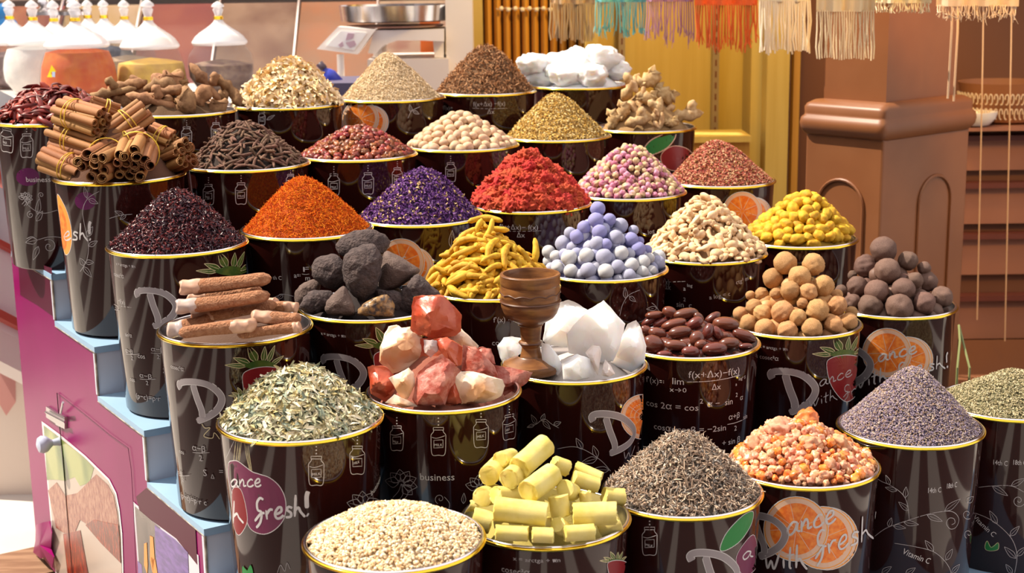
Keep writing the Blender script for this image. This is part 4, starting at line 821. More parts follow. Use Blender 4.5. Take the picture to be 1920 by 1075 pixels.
for i, ((x, y, r), l) in enumerate(zip(LIM, ML)):
    px, py = 1370+x/4.465, 430+y/4.465; P = hit('blemon', px, py); s = r/4.465*((P-CAM)@FW)/F
    put(lime[[0, 3, 2, 1, 0, 1, 2, 2, 0, 1, 3, 0, 1, 1, 0, 0, 0][i]], 'dried_lime', P, rrot(), (s, s, s*.95), l, 'lime')
pile('blemon', 'dried_lime', [blob('hidden_lime_mesh', M_lime, (.023,)*3, .08, 1.3, 269, 3)], .04, 'lime', 'dark dried limes at the back of their pile', 'dark dried lime hidden behind or inside the lime pile', None, tilt=3, lift=-.028, amax=3.2)

# terracotta foot scrubbers
M_ter = mat('rough_terracotta', (.34, .14, .065), .9, col2=(.44, .21, .11), nscale=120, bump=1.0, bscale=300, dist=.006, stretch=(1, 1, 1))
M_glz = mat('smooth_pale_clay', (.46, .25, .16), .5, col2=(.56, .34, .24), nscale=25)
M_glb = mat('bluish_grey_clay', (.36, .33, .37), .4, col2=(.50, .38, .32), nscale=25)
def scrub(label, head, tail, th, glz=M_glz, dd=0, nub=False, rough=True, hl=.26):
    o_ = (280, 490); z_ = 4.675; h = (o_[0]+head[0]/z_, o_[1]+head[1]/z_); t_ = (o_[0]+tail[0]/z_, o_[1]+tail[1]/z_)
    d = 2.56+dd; A = Vector(atd(*h, d)); B = Vector(atd(*t_, d)); R_ = th*1.32/2/z_*d/F; L_ = (B-A).length
    e = empty('foot_scrubber', tuple((A+B)/2)); x = (B-A).normalized(); y = Vector(-FW); y = (y-x*y.dot(x)).normalized(); zz = x.cross(y)
    e.rotation_euler = Matrix((x, y, zz)).transposed().to_euler(); tag(e, label, 'foot scrubber', 'terracotta foot scrubbers')
    def part(nm, m, s0, s1, f, seed):
        n = 22; P = []; Rr = []
        for i in range(n):
            s = s0+(s1-s0)*i/(n-1); u = i/(n-1); P.append(((s-.5)*L_, 0, math.sin(s*3)*.002)); Rr.append(R_*f(u))
        b = MB(); b.tube(P, Rr, 28, flat=1.0); b.v[0] = b.v[0]*(1+(.11 if seed else .04)*fbm(b.v[0]*(55 if seed else 110), 1, th+seed, 2))[:, None]*np.array([1, 1, 1]); me = b.mesh(nm+'_mesh', m, True, .9)
        for v in me.vertices:
            if abs(v.co.y) > 0: v.co.y *= 1.7
            # squarish section
            r = math.hypot(v.co.y/1.7, v.co.z)
            if r > 1e-6: k_ = 1/max(abs(v.co.y/1.7), abs(v.co.z))*r; k_ = 1+(k_-1)*.45; v.co.y *= k_; v.co.z *= k_*.92
        c = link(nm, me); c.parent = e
    part('rough_body', M_ter, hl-.03, 1, lambda u: (1-.16*u+.03*math.sin(u*9))*min(1, (1-u)*9)**.5, 0)
    part('smooth_head', glz, 0, hl+.03, lambda u: min(1, u*5)**.5*(1.0+.05*math.sin(u*11)), 1)
    if glz is M_glb or nub:
        b = MB(); V, Fs = ICO[2]; b.add(V*R_*.16+np.array([(.12-.5)*L_, R_*1.45, R_*.2]), Fs); c = link('eye_dot', b.mesh('eye_mesh', M_wood2)); c.parent = e
mound('cuttle', .045, core((.10, .05, .03)))
scrub('topmost terracotta foot scrubber, pale head to the left', (255, 235), (1070, 145), 112, dd=-.03)
scrub('foot scrubber half hidden beneath the topmost one', (330, 335), (985, 240), 90, dd=.02)
scrub('foot scrubber with bluish-white dotted head, second from the top', (222, 405), (1055, 292), 112, M_glb, -.04)
scrub('foot scrubber under the bluish-headed one, body mostly in shade', (370, 495), (1120, 370), 95, dd=.0)
scrub('foot scrubber with grey dotted head poking out at the left rim', (160, 612), (560, 505), 115, M_glb, -.01, hl=.42)
scrub('front foot scrubber, pale head to the right', (935, 560), (258, 635), 100, dd=-.08, hl=.3)
scrub('short foot scrubber at the right, head to the left', (898, 478), (1330, 505), 100, dd=-.05, hl=.42)
scrub('small foot scrubber at the far right back', (1310, 410), (1010, 400), 75, dd=.03, hl=.4)
scrub('dark foot scrubber lying at the lower right rim', (1340, 575), (770, 650), 85, dd=-.06, hl=.12)
scrub('foot scrubber tucked behind on the right of the stack', (1125, 365), (700, 420), 80, dd=.05, hl=.2)

# sulphur sticks
M_sul = mat('pale_yellow_sulphur', (.66, .54, .12), .65, col2=(.73, .62, .22), nscale=30, bump=.25, bscale=120, sss=.35, sssr=.008)
SUL = [('topmost thick sulphur stick with a groove, sloping up right', (530, 335), (740, 150), 98, -.03, .02), ('sulphur stick sloping up right below the topmost', (600, 530), (800, 385), 98, -.05, 0), ('round-ended sulphur stick at the upper left, end facing out', (285, 395), (380, 300), 84, -.03, .04), ('sulphur stick end between upper left and the topmost', (375, 270), (470, 240), 68, 0, .05), ('sulphur stick under the topmost one, end facing out', (450, 425), (560, 330), 86, -.02, .04),
 ('big sulphur stick lying across the front left', (330, 665), (745, 715), 104, -.04, -.04), ('big square-edged sulphur stick lying across the front right', (965, 710), (1310, 700), 94, -.04, -.04), ('greenish sulphur stick in shade at the front rim, left', (345, 855), (600, 865), 66, -.04, -.04), ('short sulphur stick at the front rim, centre', (640, 875), (800, 880), 64, -.04, -.04), ('short sulphur stick at the front rim, right', (900, 865), (1130, 850), 66, -.04, -.03),
 ('sulphur stick at the left rim, half sunk', (160, 740), (300, 780), 92, -.01, -.01), ('round sulphur end at the left, middle height', (235, 570), (330, 545), 84, -.02, .04), ('sulphur stick behind the big front left one', (340, 555), (520, 560), 76, 0, .03), ('sulphur stick on the upper right pointing down right', (985, 330), (1190, 420), 56, .04, .03), ('broken sulphur stick on the right slope', (970, 415), (1160, 480), 66, .0, .01),
 ('chipped sulphur chunk in the centre right', (900, 500), (960, 530), 74, -.02, .03), ('small sulphur stub on the right slope', (1060, 530), (1070, 600), 52, 0, 0), ('sulphur stick at the right edge, end facing left', (1215, 560), (1370, 570), 72, .01, .02), ('sulphur stick standing in the middle of the pile', (845, 560), (870, 720), 84, -.01, -.01), ('sulphur chunk in the gap between the two big front sticks', (840, 790), (900, 840), 66, -.02, 0), ('sulphur stick at the right front rim, behind', (1180, 840), (1340, 770), 78, .0, 0), ('orange-tinted sulphur chunk behind the topmost stick', (810, 300), (920, 340), 70, .05, .06), ('small sulphur end at the far left rim', (140, 640), (200, 640), 48, .03, .03), ('sulphur stick buried at the centre front', (560, 780), (780, 800), 70, .02, .02)]
mound('B', .05, core((.40, .32, .08)))
for i, (lb, a, b2, r, da, db) in enumerate(SUL):
    f_ = lambda q: (850+q[0]/4.3, 800+q[1]/4.3); m_ = ((a[0]+b2[0])/2, (a[1]+b2[1])/2); d = (hit('B', *f_(m_))-CAM)@FW
    A = atd(*f_(a), d+da); B = atd(*f_(b2), d+db); R_ = r/4.3*d/F; rs = np.random.RandomState(i); c0 = (A+B)/2; ax = (B-A)/np.linalg.norm(B-A); n = 7
    b = MB(); P = [A-c0-ax*.0005]+[A-c0+(B-A)*t for t in np.linspace(0, 1, n)]+[B-c0+ax*.0005]; Rr = [R_*.86]+[R_*.99]+[R_]*(n-2)+[R_*.99]+[R_*.86]
    b.tube(P, Rr, 26); V = b.v[0]
    u = np.cross(ax, (0, 0, 1)); u /= np.linalg.norm(u); ww = np.cross(ax, u); 
    al = np.arctan2(V@ww, V@u); flat = 1-.14*np.clip(np.cos(al-rs.rand()*6.28)-.75, 0, 1)*4*(.25)-.03*rs.rand(); rad = V-np.outer(V@ax, ax)
    ch_ = (1+.035*fbm(V*90, 1, i, 2)+ .0)[:, None]; b.v[0] = np.outer(V@ax+ .0025*fbm(V*220, 1, i+3, 2), ax)+rad*flat[:, None]*ch_
    o = b.build('sulphur_stick', M_sul, None, True, .6, tuple(c0)); tag(o, lb, 'sulphur stick')
# resin lumps
M_rs = mat('orange_pink_resin', (.64, .24, .11), .3, col2=(.76, .42, .27), nscale=120, sss=.35, sssr=.006, objrand=.22, bump=.5, bscale=160)
M_rs2 = mat('amber_resin', (.70, .16, .02), .15, col2=(.75, .28, .06), nscale=80, sss=.3, sssr=.006, objrand=.2, bump=.3, bscale=100, coat=.3)
rsn = [blob('resin_mesh', m, (.0088, .0075, .007), .35, 2.0, s+300, 3) for s, m in enumerate((M_rs, M_rs, M_rs, M_rs2, M_rs))]
mound('D', .008, core((.45, .18, .10)), lump=.005)
for lb, px, py, r, m in (('largest pale pink resin lump at the top left of the resin heap', 1462, 808, 24, M_rs), ('glowing orange resin lump at the very top of the heap', 1512, 790, 24, M_rs2), ('orange resin lump right of the peak', 1535, 812, 15, M_rs2), ('pale lump of resin at the middle left of the heap', 1420, 835, 18, M_rs), ('crusty pale resin lump below the peak', 1518, 835, 18, M_rs), ('pink resin lump on the right slope', 1568, 832, 18, M_rs)):
    P = hit('D', px, py); s = r*((P-CAM)@FW)/F; put(blob('big_resin_mesh', m, (1.1, .9, .95), .3, 1.8, px, 4), 'resin_lump', P, rrot(), (s, s, s), lb, 'resin')
pile('D', 'resin_lump', rsn, .0112, 'resin', 'small orange and pink resin lumps', 'small orange-pink translucent resin lump in the resin heap', None, tilt=2.5, scale=(.6, 1.45), lift=.002, nmax=285, tries=14000, lumpy=.004)
# ---------------------------------------------------------------- printing on the buckets (traced onto the real cone surfaces)
SL = (RB-.004-RBOT)/(HB-.009)
def oncone(k, px, py, off=.0004):
    X, Y, Z, _ = BK[k]; r = ray(px, py); o = CAM-np.array([X, Y, 0]); rt = RB-.0043+off
    # radius at height z: rt - SL*(Z-z)
    a0 = rt-SL*(Z-o[2]); a1 = SL*r[2]
    A = r[0]**2+r[1]**2-a1*a1; B = 2*(o[0]*r[0]+o[1]*r[1]-a0*a1); C = o[0]**2+o[1]**2-a0*a0; D = B*B-4*A*C
    if D < 0: return None
    P = CAM+r*((-B-math.sqrt(D))/(2*A)); return P if P[2] < Z-.007 and P[2] > Z-HB+.004 else None
def cnorm(k, P):
    X, Y, Z, _ = BK[k]; n = np.array([P[0]-X, P[1]-Y, 0]); n /= np.linalg.norm(n); return n
def cmap(k, th, z, off):
    X, Y, Z, _ = BK[k]; r = RB-.0043+off-SL*(Z-z); return np.array([X+r*math.cos(th), Y+r*math.sin(th), z])
class Print:
    def __init__(s, k, org=(0, 0), z=1.0): s.k = k; s.o = org; s.z = z; s.b = {'printed_line_art': MB(), 'printed_fruit': MB(), 'printed_lettering': MB()}; s.lv = .00055
    def at(s, org, z): s.o = org; s.z = z; return s
    def px(s, q): return (s.o[0]+q[0]/s.z, s.o[1]+q[1]/s.z)
    def layer(s): s.lv += .00001; return s.lv
    MATS = None
    def ribbon(s, pts, wpx, m, part='printed_line_art', off=None, smooth=True):
        off = off or s.layer(); q = [s.px(p) for p in pts]
        if smooth and len(q) > 2:
            r = []; n = len(q)
            for i in range(n-1):
                p0, p1, p2, p3 = [np.array(q[max(0, min(n-1, j))]) for j in (i-1, i, i+1, i+2)]
                for t in np.linspace(0, 1, 5, endpoint=False): r.append(.5*((2*p1)+(-p0+p2)*t+(2*p0-5*p1+4*p2-p3)*t*t+(-p0+3*p1-3*p2+p3)*t**3))
            r.append(np.array(q[-1])); q = r
        else:
            r = []
            for a, b in zip(q[:-1], q[1:]):
                for t in np.linspace(0, 1, max(2, int(math.dist(a, b)/6)), endpoint=False): r.append(np.array(a)*(1-t)+np.array(b)*t)
            r.append(np.array(q[-1])); q = r
        seg = []; 
        for p in q+[None]:
            P = oncone(s.k, p[0], p[1], off) if p is not None else None
            if P is not None: seg.append(P)
            else:
                if len(seg) > 1: s._rib(seg, wpx, m, part)
                seg = []
    def _rib(s, seg, wpx, m, part):
        d = (seg[0]-CAM)@FW; w_ = wpx*d/F/2; V = []; n = len(seg)
        for i, P in enumerate(seg):
            t = seg[min(i+1, n-1)]-seg[max(i-1, 0)]; c = np.cross(cnorm(s.k, P), t); l = np.linalg.norm(c)
            if l < 1e-9: c = np.array([0, 0, 1.]); l = 1
            c = c/l*w_*(1 if 0 < i < n-1 else .6); V += [P+c, P-c]
        s.b[part].add(V, [(2*i, 2*i+1, 2*i+3, 2*i+2) for i in range(n-1)], m)
    def fill(s, pts, m, part='printed_fruit', smooth=True, rings=4, outline=None, ow=1.2):
        q = [np.array(s.px(p)) for p in pts]; s.lv += .0001 if np.ptp(np.array(q), 0).max() > 14 else .00001; off = s.lv
        if smooth:
            r = []; n = len(q)
            for i in range(n):
                p0, p1, p2, p3 = q[i-1], q[i], q[(i+1) % n], q[(i+2) % n]
                for t in np.linspace(0, 1, 5, endpoint=False): r.append(.5*((2*p1)+(-p0+p2)*t+(2*p0-5*p1+4*p2-p3)*t*t+(-p0+3*p1-3*p2+p3)*t**3))
            q = r
        c = np.mean(q, 0); V = []; ok = []; n = len(q)
        for i in range(rings+1):
            for p in q:
                w_ = c+(p-c)*(1-i/rings*.999); P = oncone(s.k, w_[0], w_[1], off); ok.append(P is not None); V.append(P if P is not None else np.zeros(3))
        Fs = []
        for i in range(rings):
            for j in range(n):
                f = (i*n+j, i*n+(j+1) % n, (i+1)*n+(j+1) % n, (i+1)*n+j)
                if all(ok[x] for x in f): Fs.append(f)
        if Fs:
            used = sorted({x for f in Fs for x in f}); mp = {x: i for i, x in enumerate(used)}
            s.b[part].add([V[x] for x in used], [tuple(mp[x] for x in f) for f in Fs], m)
        if outline is not None:
            o, z = s.o, s.z; s.at((0, 0), 1); s.ribbon(q+[q[0]], ow, outline, part, smooth=False); s.at(o, z)
    def leaf(s, a, b, w_, m=None, line=2, lw=.9, rib=True, part='printed_line_art'):
        a = np.array(a, float); b = np.array(b, float); d = b-a; p = np.array([-d[1], d[0]]); p /= np.linalg.norm(p)
        pts = [a, a+d*.3+p*w_*.45, a+d*.6+p*w_*.42, b, a+d*.6-p*w_*.42, a+d*.3-p*w_*.45]
        if m is not None: s.fill([a, a+d*.15+p*w_*.3, a+d*.4+p*w_*.5, a+d*.7+p*w_*.34, a+d*.97, a+d*.7-p*w_*.34, a+d*.4-p*w_*.5, a+d*.15-p*w_*.3], m, smooth=False, rings=2)
        s.ribbon([a, a+d*.3+p*w_*.48, a+d*.65+p*w_*.36, b], lw, line, part); s.ribbon([a, a+d*.3-p*w_*.48, a+d*.65-p*w_*.36, b], lw, line, part)
        if rib: s.ribbon([a, a+d*.8], lw*.7, line, part)
    def vine(s, pts, leaves, lw=1.0, lline=2):
        s.ribbon(pts, lw, lline)
        for a, b, w_ in leaves: s.leaf(a, b, w_, lw=lw*.9, line=lline)
    def spiral(s, c, r, turns=1.6, a0=0, lw=1.0, m=2, sgn=1):
        s.ribbon([(c[0]+r*(1-t)*math.cos(a0+sgn*t*turns*6.283), c[1]+r*(1-t)*math.sin(a0+sgn*t*turns*6.283)) for t in np.linspace(0, .93, 20)], lw, m)
    def jar(s, cx, cy, h=52, dots=3, skew=0):
        f = lambda L_: [(cx+x*h/52, cy+(y+x*skew)*h/52) for x, y in L_]; P_ = 'printed_line_art'
        s.ribbon(f([(-10, -26), (10, -26), (10, -21), (-10, -21), (-10, -26)]), 1.1, 0, smooth=False)
        s.ribbon(f([(-9, -21), (-10, -17), (-14, -12), (-14.5, -5), (-12.5, 26), (0, 28), (12.5, 26), (14.5, -5), (14, -12), (10, -17), (9, -21)]), 1.1, 0)
        s.ribbon(f([(-9, -1), (9, -2), (9, 13), (-9, 14), (-9, -1)]), .9, 0, smooth=False); s.ribbon(f([(-13, -7), (-3, -5), (13, -10)]), .9, 0)
        s.text('MILK', *f([(-8, 10.5)])[0], 5.2*h/52, 0, 'printed_line_art', wd=16*h/52)
        for i in range(dots): s.dot(*f([(0, -31-i*6.5)])[0], 1.5*h/52, 0)
    def dot(s, x, y, r, m, part='printed_line_art'):
        s.fill([(x+r*math.cos(a), y+r*math.sin(a)) for a in np.linspace(0, 6.283, 7)[:-1]], m, part, smooth=False, rings=1)
    def text(s, t, x, y, h, m, part='printed_lettering', wd=None, ang=0, bold=0):
        """real glyph outlines; x, y = left end of the baseline, h = capital height (photo pixels)"""
        cu = bpy.data.curves.new('glyphs', 'FONT'); cu.body = t; cu.resolution_u = 2; cu.offset = bold; o = bpy.data.objects.new('glyphs', cu)
        me = bpy.data.meshes.new_from_object(o); V = np.array([v.co[:2] for v in me.vertices]); Fs = [tuple(p.vertices) for p in me.polygons]
        bpy.data.objects.remove(o); bpy.data.curves.remove(cu); bpy.data.meshes.remove(me)
        if not len(V): return
        p = s.px((x, y)); P = oncone(s.k, *p)
        if P is None: return
        off = s.layer(); sc_ = h/s.z*((P-CAM)@FW)/F/.69/.98; X, Y, Z, _ = BK[s.k]; R_ = math.hypot(P[0]-X, P[1]-Y); th0 = math.atan2(P[1]-Y, P[0]-X)
        sx = sc_
        if wd: sx = (wd/s.z*((P-CAM)@FW)/F)/max(1e-6, V[:, 0].max())
        c_, s_ = math.cos(ang), math.sin(ang); W = [cmap(s.k, th0+(v[0]*sx*c_-v[1]*sc_*s_)/R_, P[2]+v[1]*sc_*c_+v[0]*sx*s_, off) for v in V]
        s.b[part].add(W, Fs, m)
    HW = {'a': (.8, [[(.62, .42), (.35, .52), (.06, .3), (.15, .03), (.42, .1), (.62, .42), (.58, .12), (.78, 0)]]), 'n': (.7, [[(.05, .5), (.05, 0)], [(.05, .2), (.3, .5), (.42, .3), (.42, .05), (.65, .08)]]), 'c': (.7, [[(.55, .42), (.35, .5), (.08, .28), (.12, .04), (.4, 0), (.62, .12)]]),
     'e': (.7, [[(.1, .2), (.45, .3), (.45, .5), (.25, .5), (.05, .25), (.15, .02), (.4, 0), (.62, .12)]]), 'w': (1.0, [[(0, .6), (.12, .02), (.35, .35), (.48, 0), (.62, .1), (.85, .65)]]), 'i': (.3, [[(.12, .45), (.14, 0)], [(.10, .68), (.12, .74)]]), 't': (.55, [[(.25, .95), (.2, .1), (.32, 0)], [(0, .55), (.5, .62)]]),
     'h': (.75, [[(.12, 1.05), (.06, 0)], [(.08, .3), (.3, .42), (.45, .2), (.75, -.08)]]), 'f': (.75, [[(.62, .95), (.4, 1.05), (.2, .85), (.25, .5), (.5, .35), (.42, -.1), (.15, -.35)], [(.05, -.02), (.45, .3), (.7, .3)]]), 'r': (.6, [[(.05, .45), (.12, 0)], [(.1, .25), (.3, .45), (.5, .42)]]),
     's': (.6, [[(.5, .42), (.25, .5), (.15, .36), (.4, .2), (.38, .02), (.05, .02)]]), '!': (.35, [[(.2, 1.15), (.1, .9), (.12, .35)], [(.12, .05), (.22, 0)]])}
    def hand(s, t, x, y, h, slope=0, wpx=None, m=1, xs=1.0):
        wpx = wpx or h*.13/s.z*1.1; cx = x
        for c in t:
            if c == ' ': cx += h*.5; continue
            w_, st = s.HW[c]
            for q in st: s.ribbon([(cx+px_*h*xs, y-py_*h+slope*(cx+px_*h-x)) for px_, py_ in q], wpx*(1.7 if c == '!' else 1), m, 'printed_lettering')
            cx += w_*h*xs
    def bigD(s, x, y, S=1, ow=1.3):
        f = lambda L_: [(x+(p-60)/4.886*S/1*s.z/s.z, y+(q-350)/4.886*S) for p, q in L_]
        arc = f([(95, 440), (78, 400), (120, 375), (230, 375), (350, 405), (440, 475), (470, 545), (430, 630), (350, 690), (240, 735)]); st = f([(205, 400), (240, 520), (285, 640), (290, 700)])
        s.lv += .0001; o_ = s.layer()
        for a in (arc, st): s.ribbon(a, (11.5*S+2*ow)/s.z*s.z, 0, 'printed_lettering', off=o_)
        s.lv += .00012; o_ = s.layer()
        for a in (arc, st): s.ribbon(a, 11.5*S, 1, 'printed_lettering', off=o_)
    def crown(s, x, y, S=1):
        """leafy strawberry top; (x, y) is where the leaves meet"""
        for bx, by, tx, ty, w_ in ((-25, 2, -68, 0, 9), (-18, -2, -52, -14, 12), (-6, -5, -24, -38, 17), (6, -5, 9, -36, 11), (14, -4, 28, -38, 9), (20, 0, 45, -18, 8)): s.leaf((x+bx*S, y+by*S), (x+tx*S, y+ty*S), w_*S, 4, 3, 1.3, True, 'printed_fruit')
        s.fill([(x-30*S, y+2*S), (x-10*S, y-8*S), (x+15*S, y-8*S), (x+32*S, y+2*S), (x, y+10*S)], 4)
    def berry(s, x, y, S=1):
        s.fill([(x-38*S, y+10*S), (x-30*S, y-4*S), (x, y-10*S), (x+30*S, y-4*S), (x+38*S, y+12*S), (x+28*S, y+50*S), (x, y+78*S), (x-28*S, y+50*S)], 6, outline=0)
    def orange(s, x, y, r, x2=None, y2=None, r2=None):
        C = lambda cx, cy, q: [(cx+q*math.cos(a), cy+q*math.sin(a)) for a in np.linspace(0, 6.283, 33)[:-1]]
        for cx, cy, q in (([(x2+r*.12, y2+.02*r, r2)] if x2 else [])+([(x2, y2, r2)] if x2 else [])+[(x, y, r)]):
            s.fill(C(cx, cy, q), 8, rings=5, smooth=False, outline=0, ow=1.6); s.fill(C(cx, cy, q*.95), 7, rings=5, smooth=False); s.fill(C(cx, cy, q*.80), 5, rings=5, smooth=False)
            for i in range(9): a = i*6.283/9+.3; s.ribbon([(cx+q*.08*math.cos(a), cy+q*.08*math.sin(a)), (cx+q*.8*math.cos(a), cy+q*.8*math.sin(a))], 1.1, 7, 'printed_fruit', smooth=False)
    def flower(s, x, y, S=1):
        for i in range(7):
            a = -2.9+i*.62; s.leaf((x+4*S*math.cos(a), y+4*S*math.sin(a)), (x+27*S*math.cos(a), y+24*S*math.sin(a)), 17*S, lw=.9)
        for i in range(4): a = .5+i*.6; s.ribbon([(x, y), (x+14*S*math.cos(a)+5*S, y+16*S*math.sin(a)), (x+16*S*math.cos(a+.3), y+30*S*math.sin(a))], .9, 2)
    def frac(s, top, bot, x, y, h, w_, ang=0, m=2):
        s.text(top, x+.02*w_, y-h*.45, h, m, wd=w_*.94); s.ribbon([(x, y), (x+w_*.5, y+1), (x+w_, y)], .8, m, 'printed_lettering'); s.text(bot, x+w_*.42, y+h*1.35, h, m)
    def done(s):
        for nm, b in s.b.items():
            if b.n: 
                me = b.mesh(nm, [M_white, M_grey, M_line, M_cream, M_leafp, M_orange, M_berryp, M_pith, M_peel, M_green, M_plump, M_purple], False)
                link(nm, me, BOBJ[s.k])
M_cream = mat('cream_print_outline', (.60, .52, .30), .35)
# 0 white 1 grey 2 line 3 cream 4 leaf 5 orange 6 berry 7 pith 8 peel 9 green 10 plum 11 purple
p = Print('chilli'); p.fill([(52+22*math.cos(a), 332+17*math.sin(a)) for a in np.linspace(0, 6.28, 17)[:-1]], 11, smooth=False); p.jar(50, 272, 42); p.jar(13, 262, 42, skew=.2); p.text('business', 49, 341, 9, 0, wd=48)
p.spiral((77, 366), 6, a0=2); p.spiral((57, 403), 7, a0=-1.5, sgn=-1); p.ribbon([(38, 362), (56, 388), (80, 400), (108, 394)], 1, 2); p.leaf((70, 402), (74, 372), 10); p.leaf((68, 415), (80, 396), 10)
p.flower(48, 372, .5); p.ribbon([(70, 450), (95, 444), (116, 446)], 1, 2); p.spiral((92, 462), 14, 1.5, -2.2, sgn=1); p.leaf((70, 450), (48, 455), 12); p.leaf((72, 462), (62, 488), 10); p.ribbon([(50, 448), (60, 444), (70, 450)], 1, 2); p.done()
p = Print('cinnamon'); p.fill([(160+20*math.cos(a), 377+17*math.sin(a)) for a in np.linspace(0, 6.28, 17)[:-1]], 11, smooth=False)
p.fill([(107, 366), (118, 380), (128, 404), (134, 432), (134, 458), (128, 476), (120, 472), (113, 420)], 8, outline=0, ow=1.4); p.fill([(111, 385), (120, 400), (126, 430), (124, 462), (118, 465), (113, 420)], 5)
p.hand('esh!', 119, 450, 30, 0, 3.4, 0, .75); p.vine([(186, 359), (165, 372), (155, 395), (160, 430), (166, 462), (162, 490), (150, 510)], [((163, 372), (158, 350), 7), ((166, 374), (184, 382), 9), ((163, 444), (174, 425), 10), ((166, 462), (183, 452), 9), ((160, 492), (176, 492), 9), ((158, 498), (150, 484), 9), ((156, 500), (172, 520), 9)])
p.vine([(248, 402), (225, 404), (205, 410)], [((232, 403), (215, 396), 7), ((236, 403), (225, 412), 7)]); p.done()
p = Print('roots'); p.jar(350, 255, 34); p.jar(405, 246, 32); p.done()
p = Print('yflower'); p.jar(491, 222, 22); p.leaf((500, 225), (515, 216), 5); p.done()
p = Print('beige'); p.orange(676, 222, 34, 694, 228, 30); p.vine([(765, 222), (772, 208), (788, 200)], [((771, 210), (768, 196), 6), ((774, 208), (786, 214), 6)]); p.done()
p = Print('clove'); p.frac('f(x+Δx) −f(x)', 'Δx', 886, 203, 8, 65); p.text("f'(x)=", 832, 206, 8, 2); p.done()
p = Print('longpepper'); p.jar(391, 364, 36); p.jar(452, 362, 38); p.jar(545, 342, 30); p.done()
p = Print('berries'); p.jar(626, 345, 38); p.jar(690, 343, 38); p.jar(745, 332, 34); p.done()
p = Print('nutmeg'); p.jar(845, 322, 34); p.done()
p = Print('galangal'); p.fill([(1206, 284), (1222, 262), (1262, 247), (1266, 258), (1250, 278), (1222, 290)], 9, outline=7, ow=2); p.fill([(1240, 290), (1262, 274), (1290, 280), (1300, 300), (1270, 320), (1245, 312)], 6, outline=7); p.done()
p = Print('red'); p.frac('f(x+Δx)− f(x)', 'Δx', 935, 433, 9, 80); p.done()
p = Print('pink'); p.orange(1392, 396, 36, 1412, 400, 30); p.done()
p = Print('rosebud'); p.text('log   a', 1215, 440, 8, 2, ang=.2); p.done()
p = Print('purple'); p.orange(752, 492, 44, 772, 500, 36); p.hand('c', 752, 490, 16, 0, 2, 0); p.leaf((846, 465), (848, 432), 10); p.leaf((860, 440), (872, 436), 5); p.done()
p = Print('safflower'); p.text('th C', 512, 524, 7, 0); p.text('a=', 551, 521, 9, 0); p.frac('F', 'm', 566, 514, 9, 14, m=0); p.vine([(510, 560), (530, 552), (550, 556)], [((530, 552), (520, 562), 8)]); p.done()
p = Print('hibiscus'); p.text('x = arctga + πn', 218, 497, 6, 2); p.text('cosec²α', 214, 517, 8, 2); p.text("−f(x)", 222, 568, 9, 2); p.ribbon([(222, 574), (246, 577)], .8, 2); p.bigD(253, 540, .92); p.crown(432, 508, .95)
p.text('sin²α', 236, 630, 7, 2); p.frac('α−β', '2', 236, 664, 8, 26); p.text('cos', 259, 671, 9, 2); p.frac('α−β', '2', 283, 662, 8, 28); p.frac('α−β', '2', 262, 711, 8, 30); p.text('cos', 245, 714, 8, 2); p.text('(p−c)=p·r', 256, 746, 10, 2); p.leaf((222, 582), (206, 568), 8); p.text('S', 306, 700, 11, 2); p.done()
p = Print('cuttle'); p.bigD(332, 711, 1); p.crown(488, 685, .98); p.berry(500, 700, 1.2); p.crown(455, 742, .4); p.ribbon([(378, 795), (384, 803), (394, 803), (382, 818), (398, 822), (402, 812), (412, 824)], 1.4, 3)
p.text('cosec²α', 322, 690, 8, 2); p.frac('α−β', '2', 361, 849, 11, 32); p.text('cos', 338, 849, 8, 2); p.text('S', 382, 892, 13, 2); p.text('Δ', 396, 897, 8, 2); p.text('=', 411, 889, 11, 2); p.frac('α−β', '2', 335, 892, 8, 20); p.text('(p−c)=p·r c', 341, 932, 11, 2); p.done()
p = Print('rock'); p.text('x = arctga + πn', 602, 628, 6, 2); p.bigD(602, 664, .95); p.crown(726, 648, .9); p.berry(735, 665, .9); p.done()
p = Print('turmeric'); p.text("f'(x) =", 925, 605, 10, 2); p.text('cos 2α', 922, 648, 10, 2); p.done()
p = Print('blue'); p.vine([(1162, 592), (1168, 570), (1180, 553), (1200, 544)], [((1173, 560), (1172, 539), 8), ((1180, 556), (1192, 566), 8)]); p.vine([(1240, 590), (1230, 575), (1222, 568)], [((1232, 578), (1212, 580), 8)]); p.done()
p = Print('ginger'); p.frac('f(x+Δx) −f(x)', 'Δx', 1215, 528, 10, 70); p.text('a', 1281, 545, 8, 2); p.text('log', 1288, 538, 6, 2); p.text('sin  c', 1268, 575, 10, 2); p.text('2', 1281, 565, 7, 2); p.text('ctg² m', 1380, 534, 8, 2, ang=.2); p.text('a log = c', 1330, 562, 8, 2, ang=.15); p.done()
p = Print('beans').at((1180, 660), 5.658); p.text("f'(x)=", 178, 316, 62, 0, wd=222); p.text('lim', 450, 342, 70, 0, wd=130); p.text('x→0', 428, 420, 48, 0, wd=180); p.text('f(x+Δx)−f(x)', 625, 277, 72, 0, wd=600); p.ribbon([(612, 322), (850, 312), (1050, 280), (1175, 245)], 1.2, 0, 'printed_lettering'); p.text('Δx', 872, 405, 62, 0, wd=105)
p.text('a', 1125, 362, 34, 0); p.text('log² 5', 1158, 305, 34, 0); p.text('cos 2α = cos', 178, 565, 66, 0, wd=590); p.text('2', 745, 550, 52, 0); p.text('α −  sin', 820, 588, 66, 0, wd=310); p.text('2', 1125, 480, 44, 0); p.text('α', 1172, 515, 52, 0)
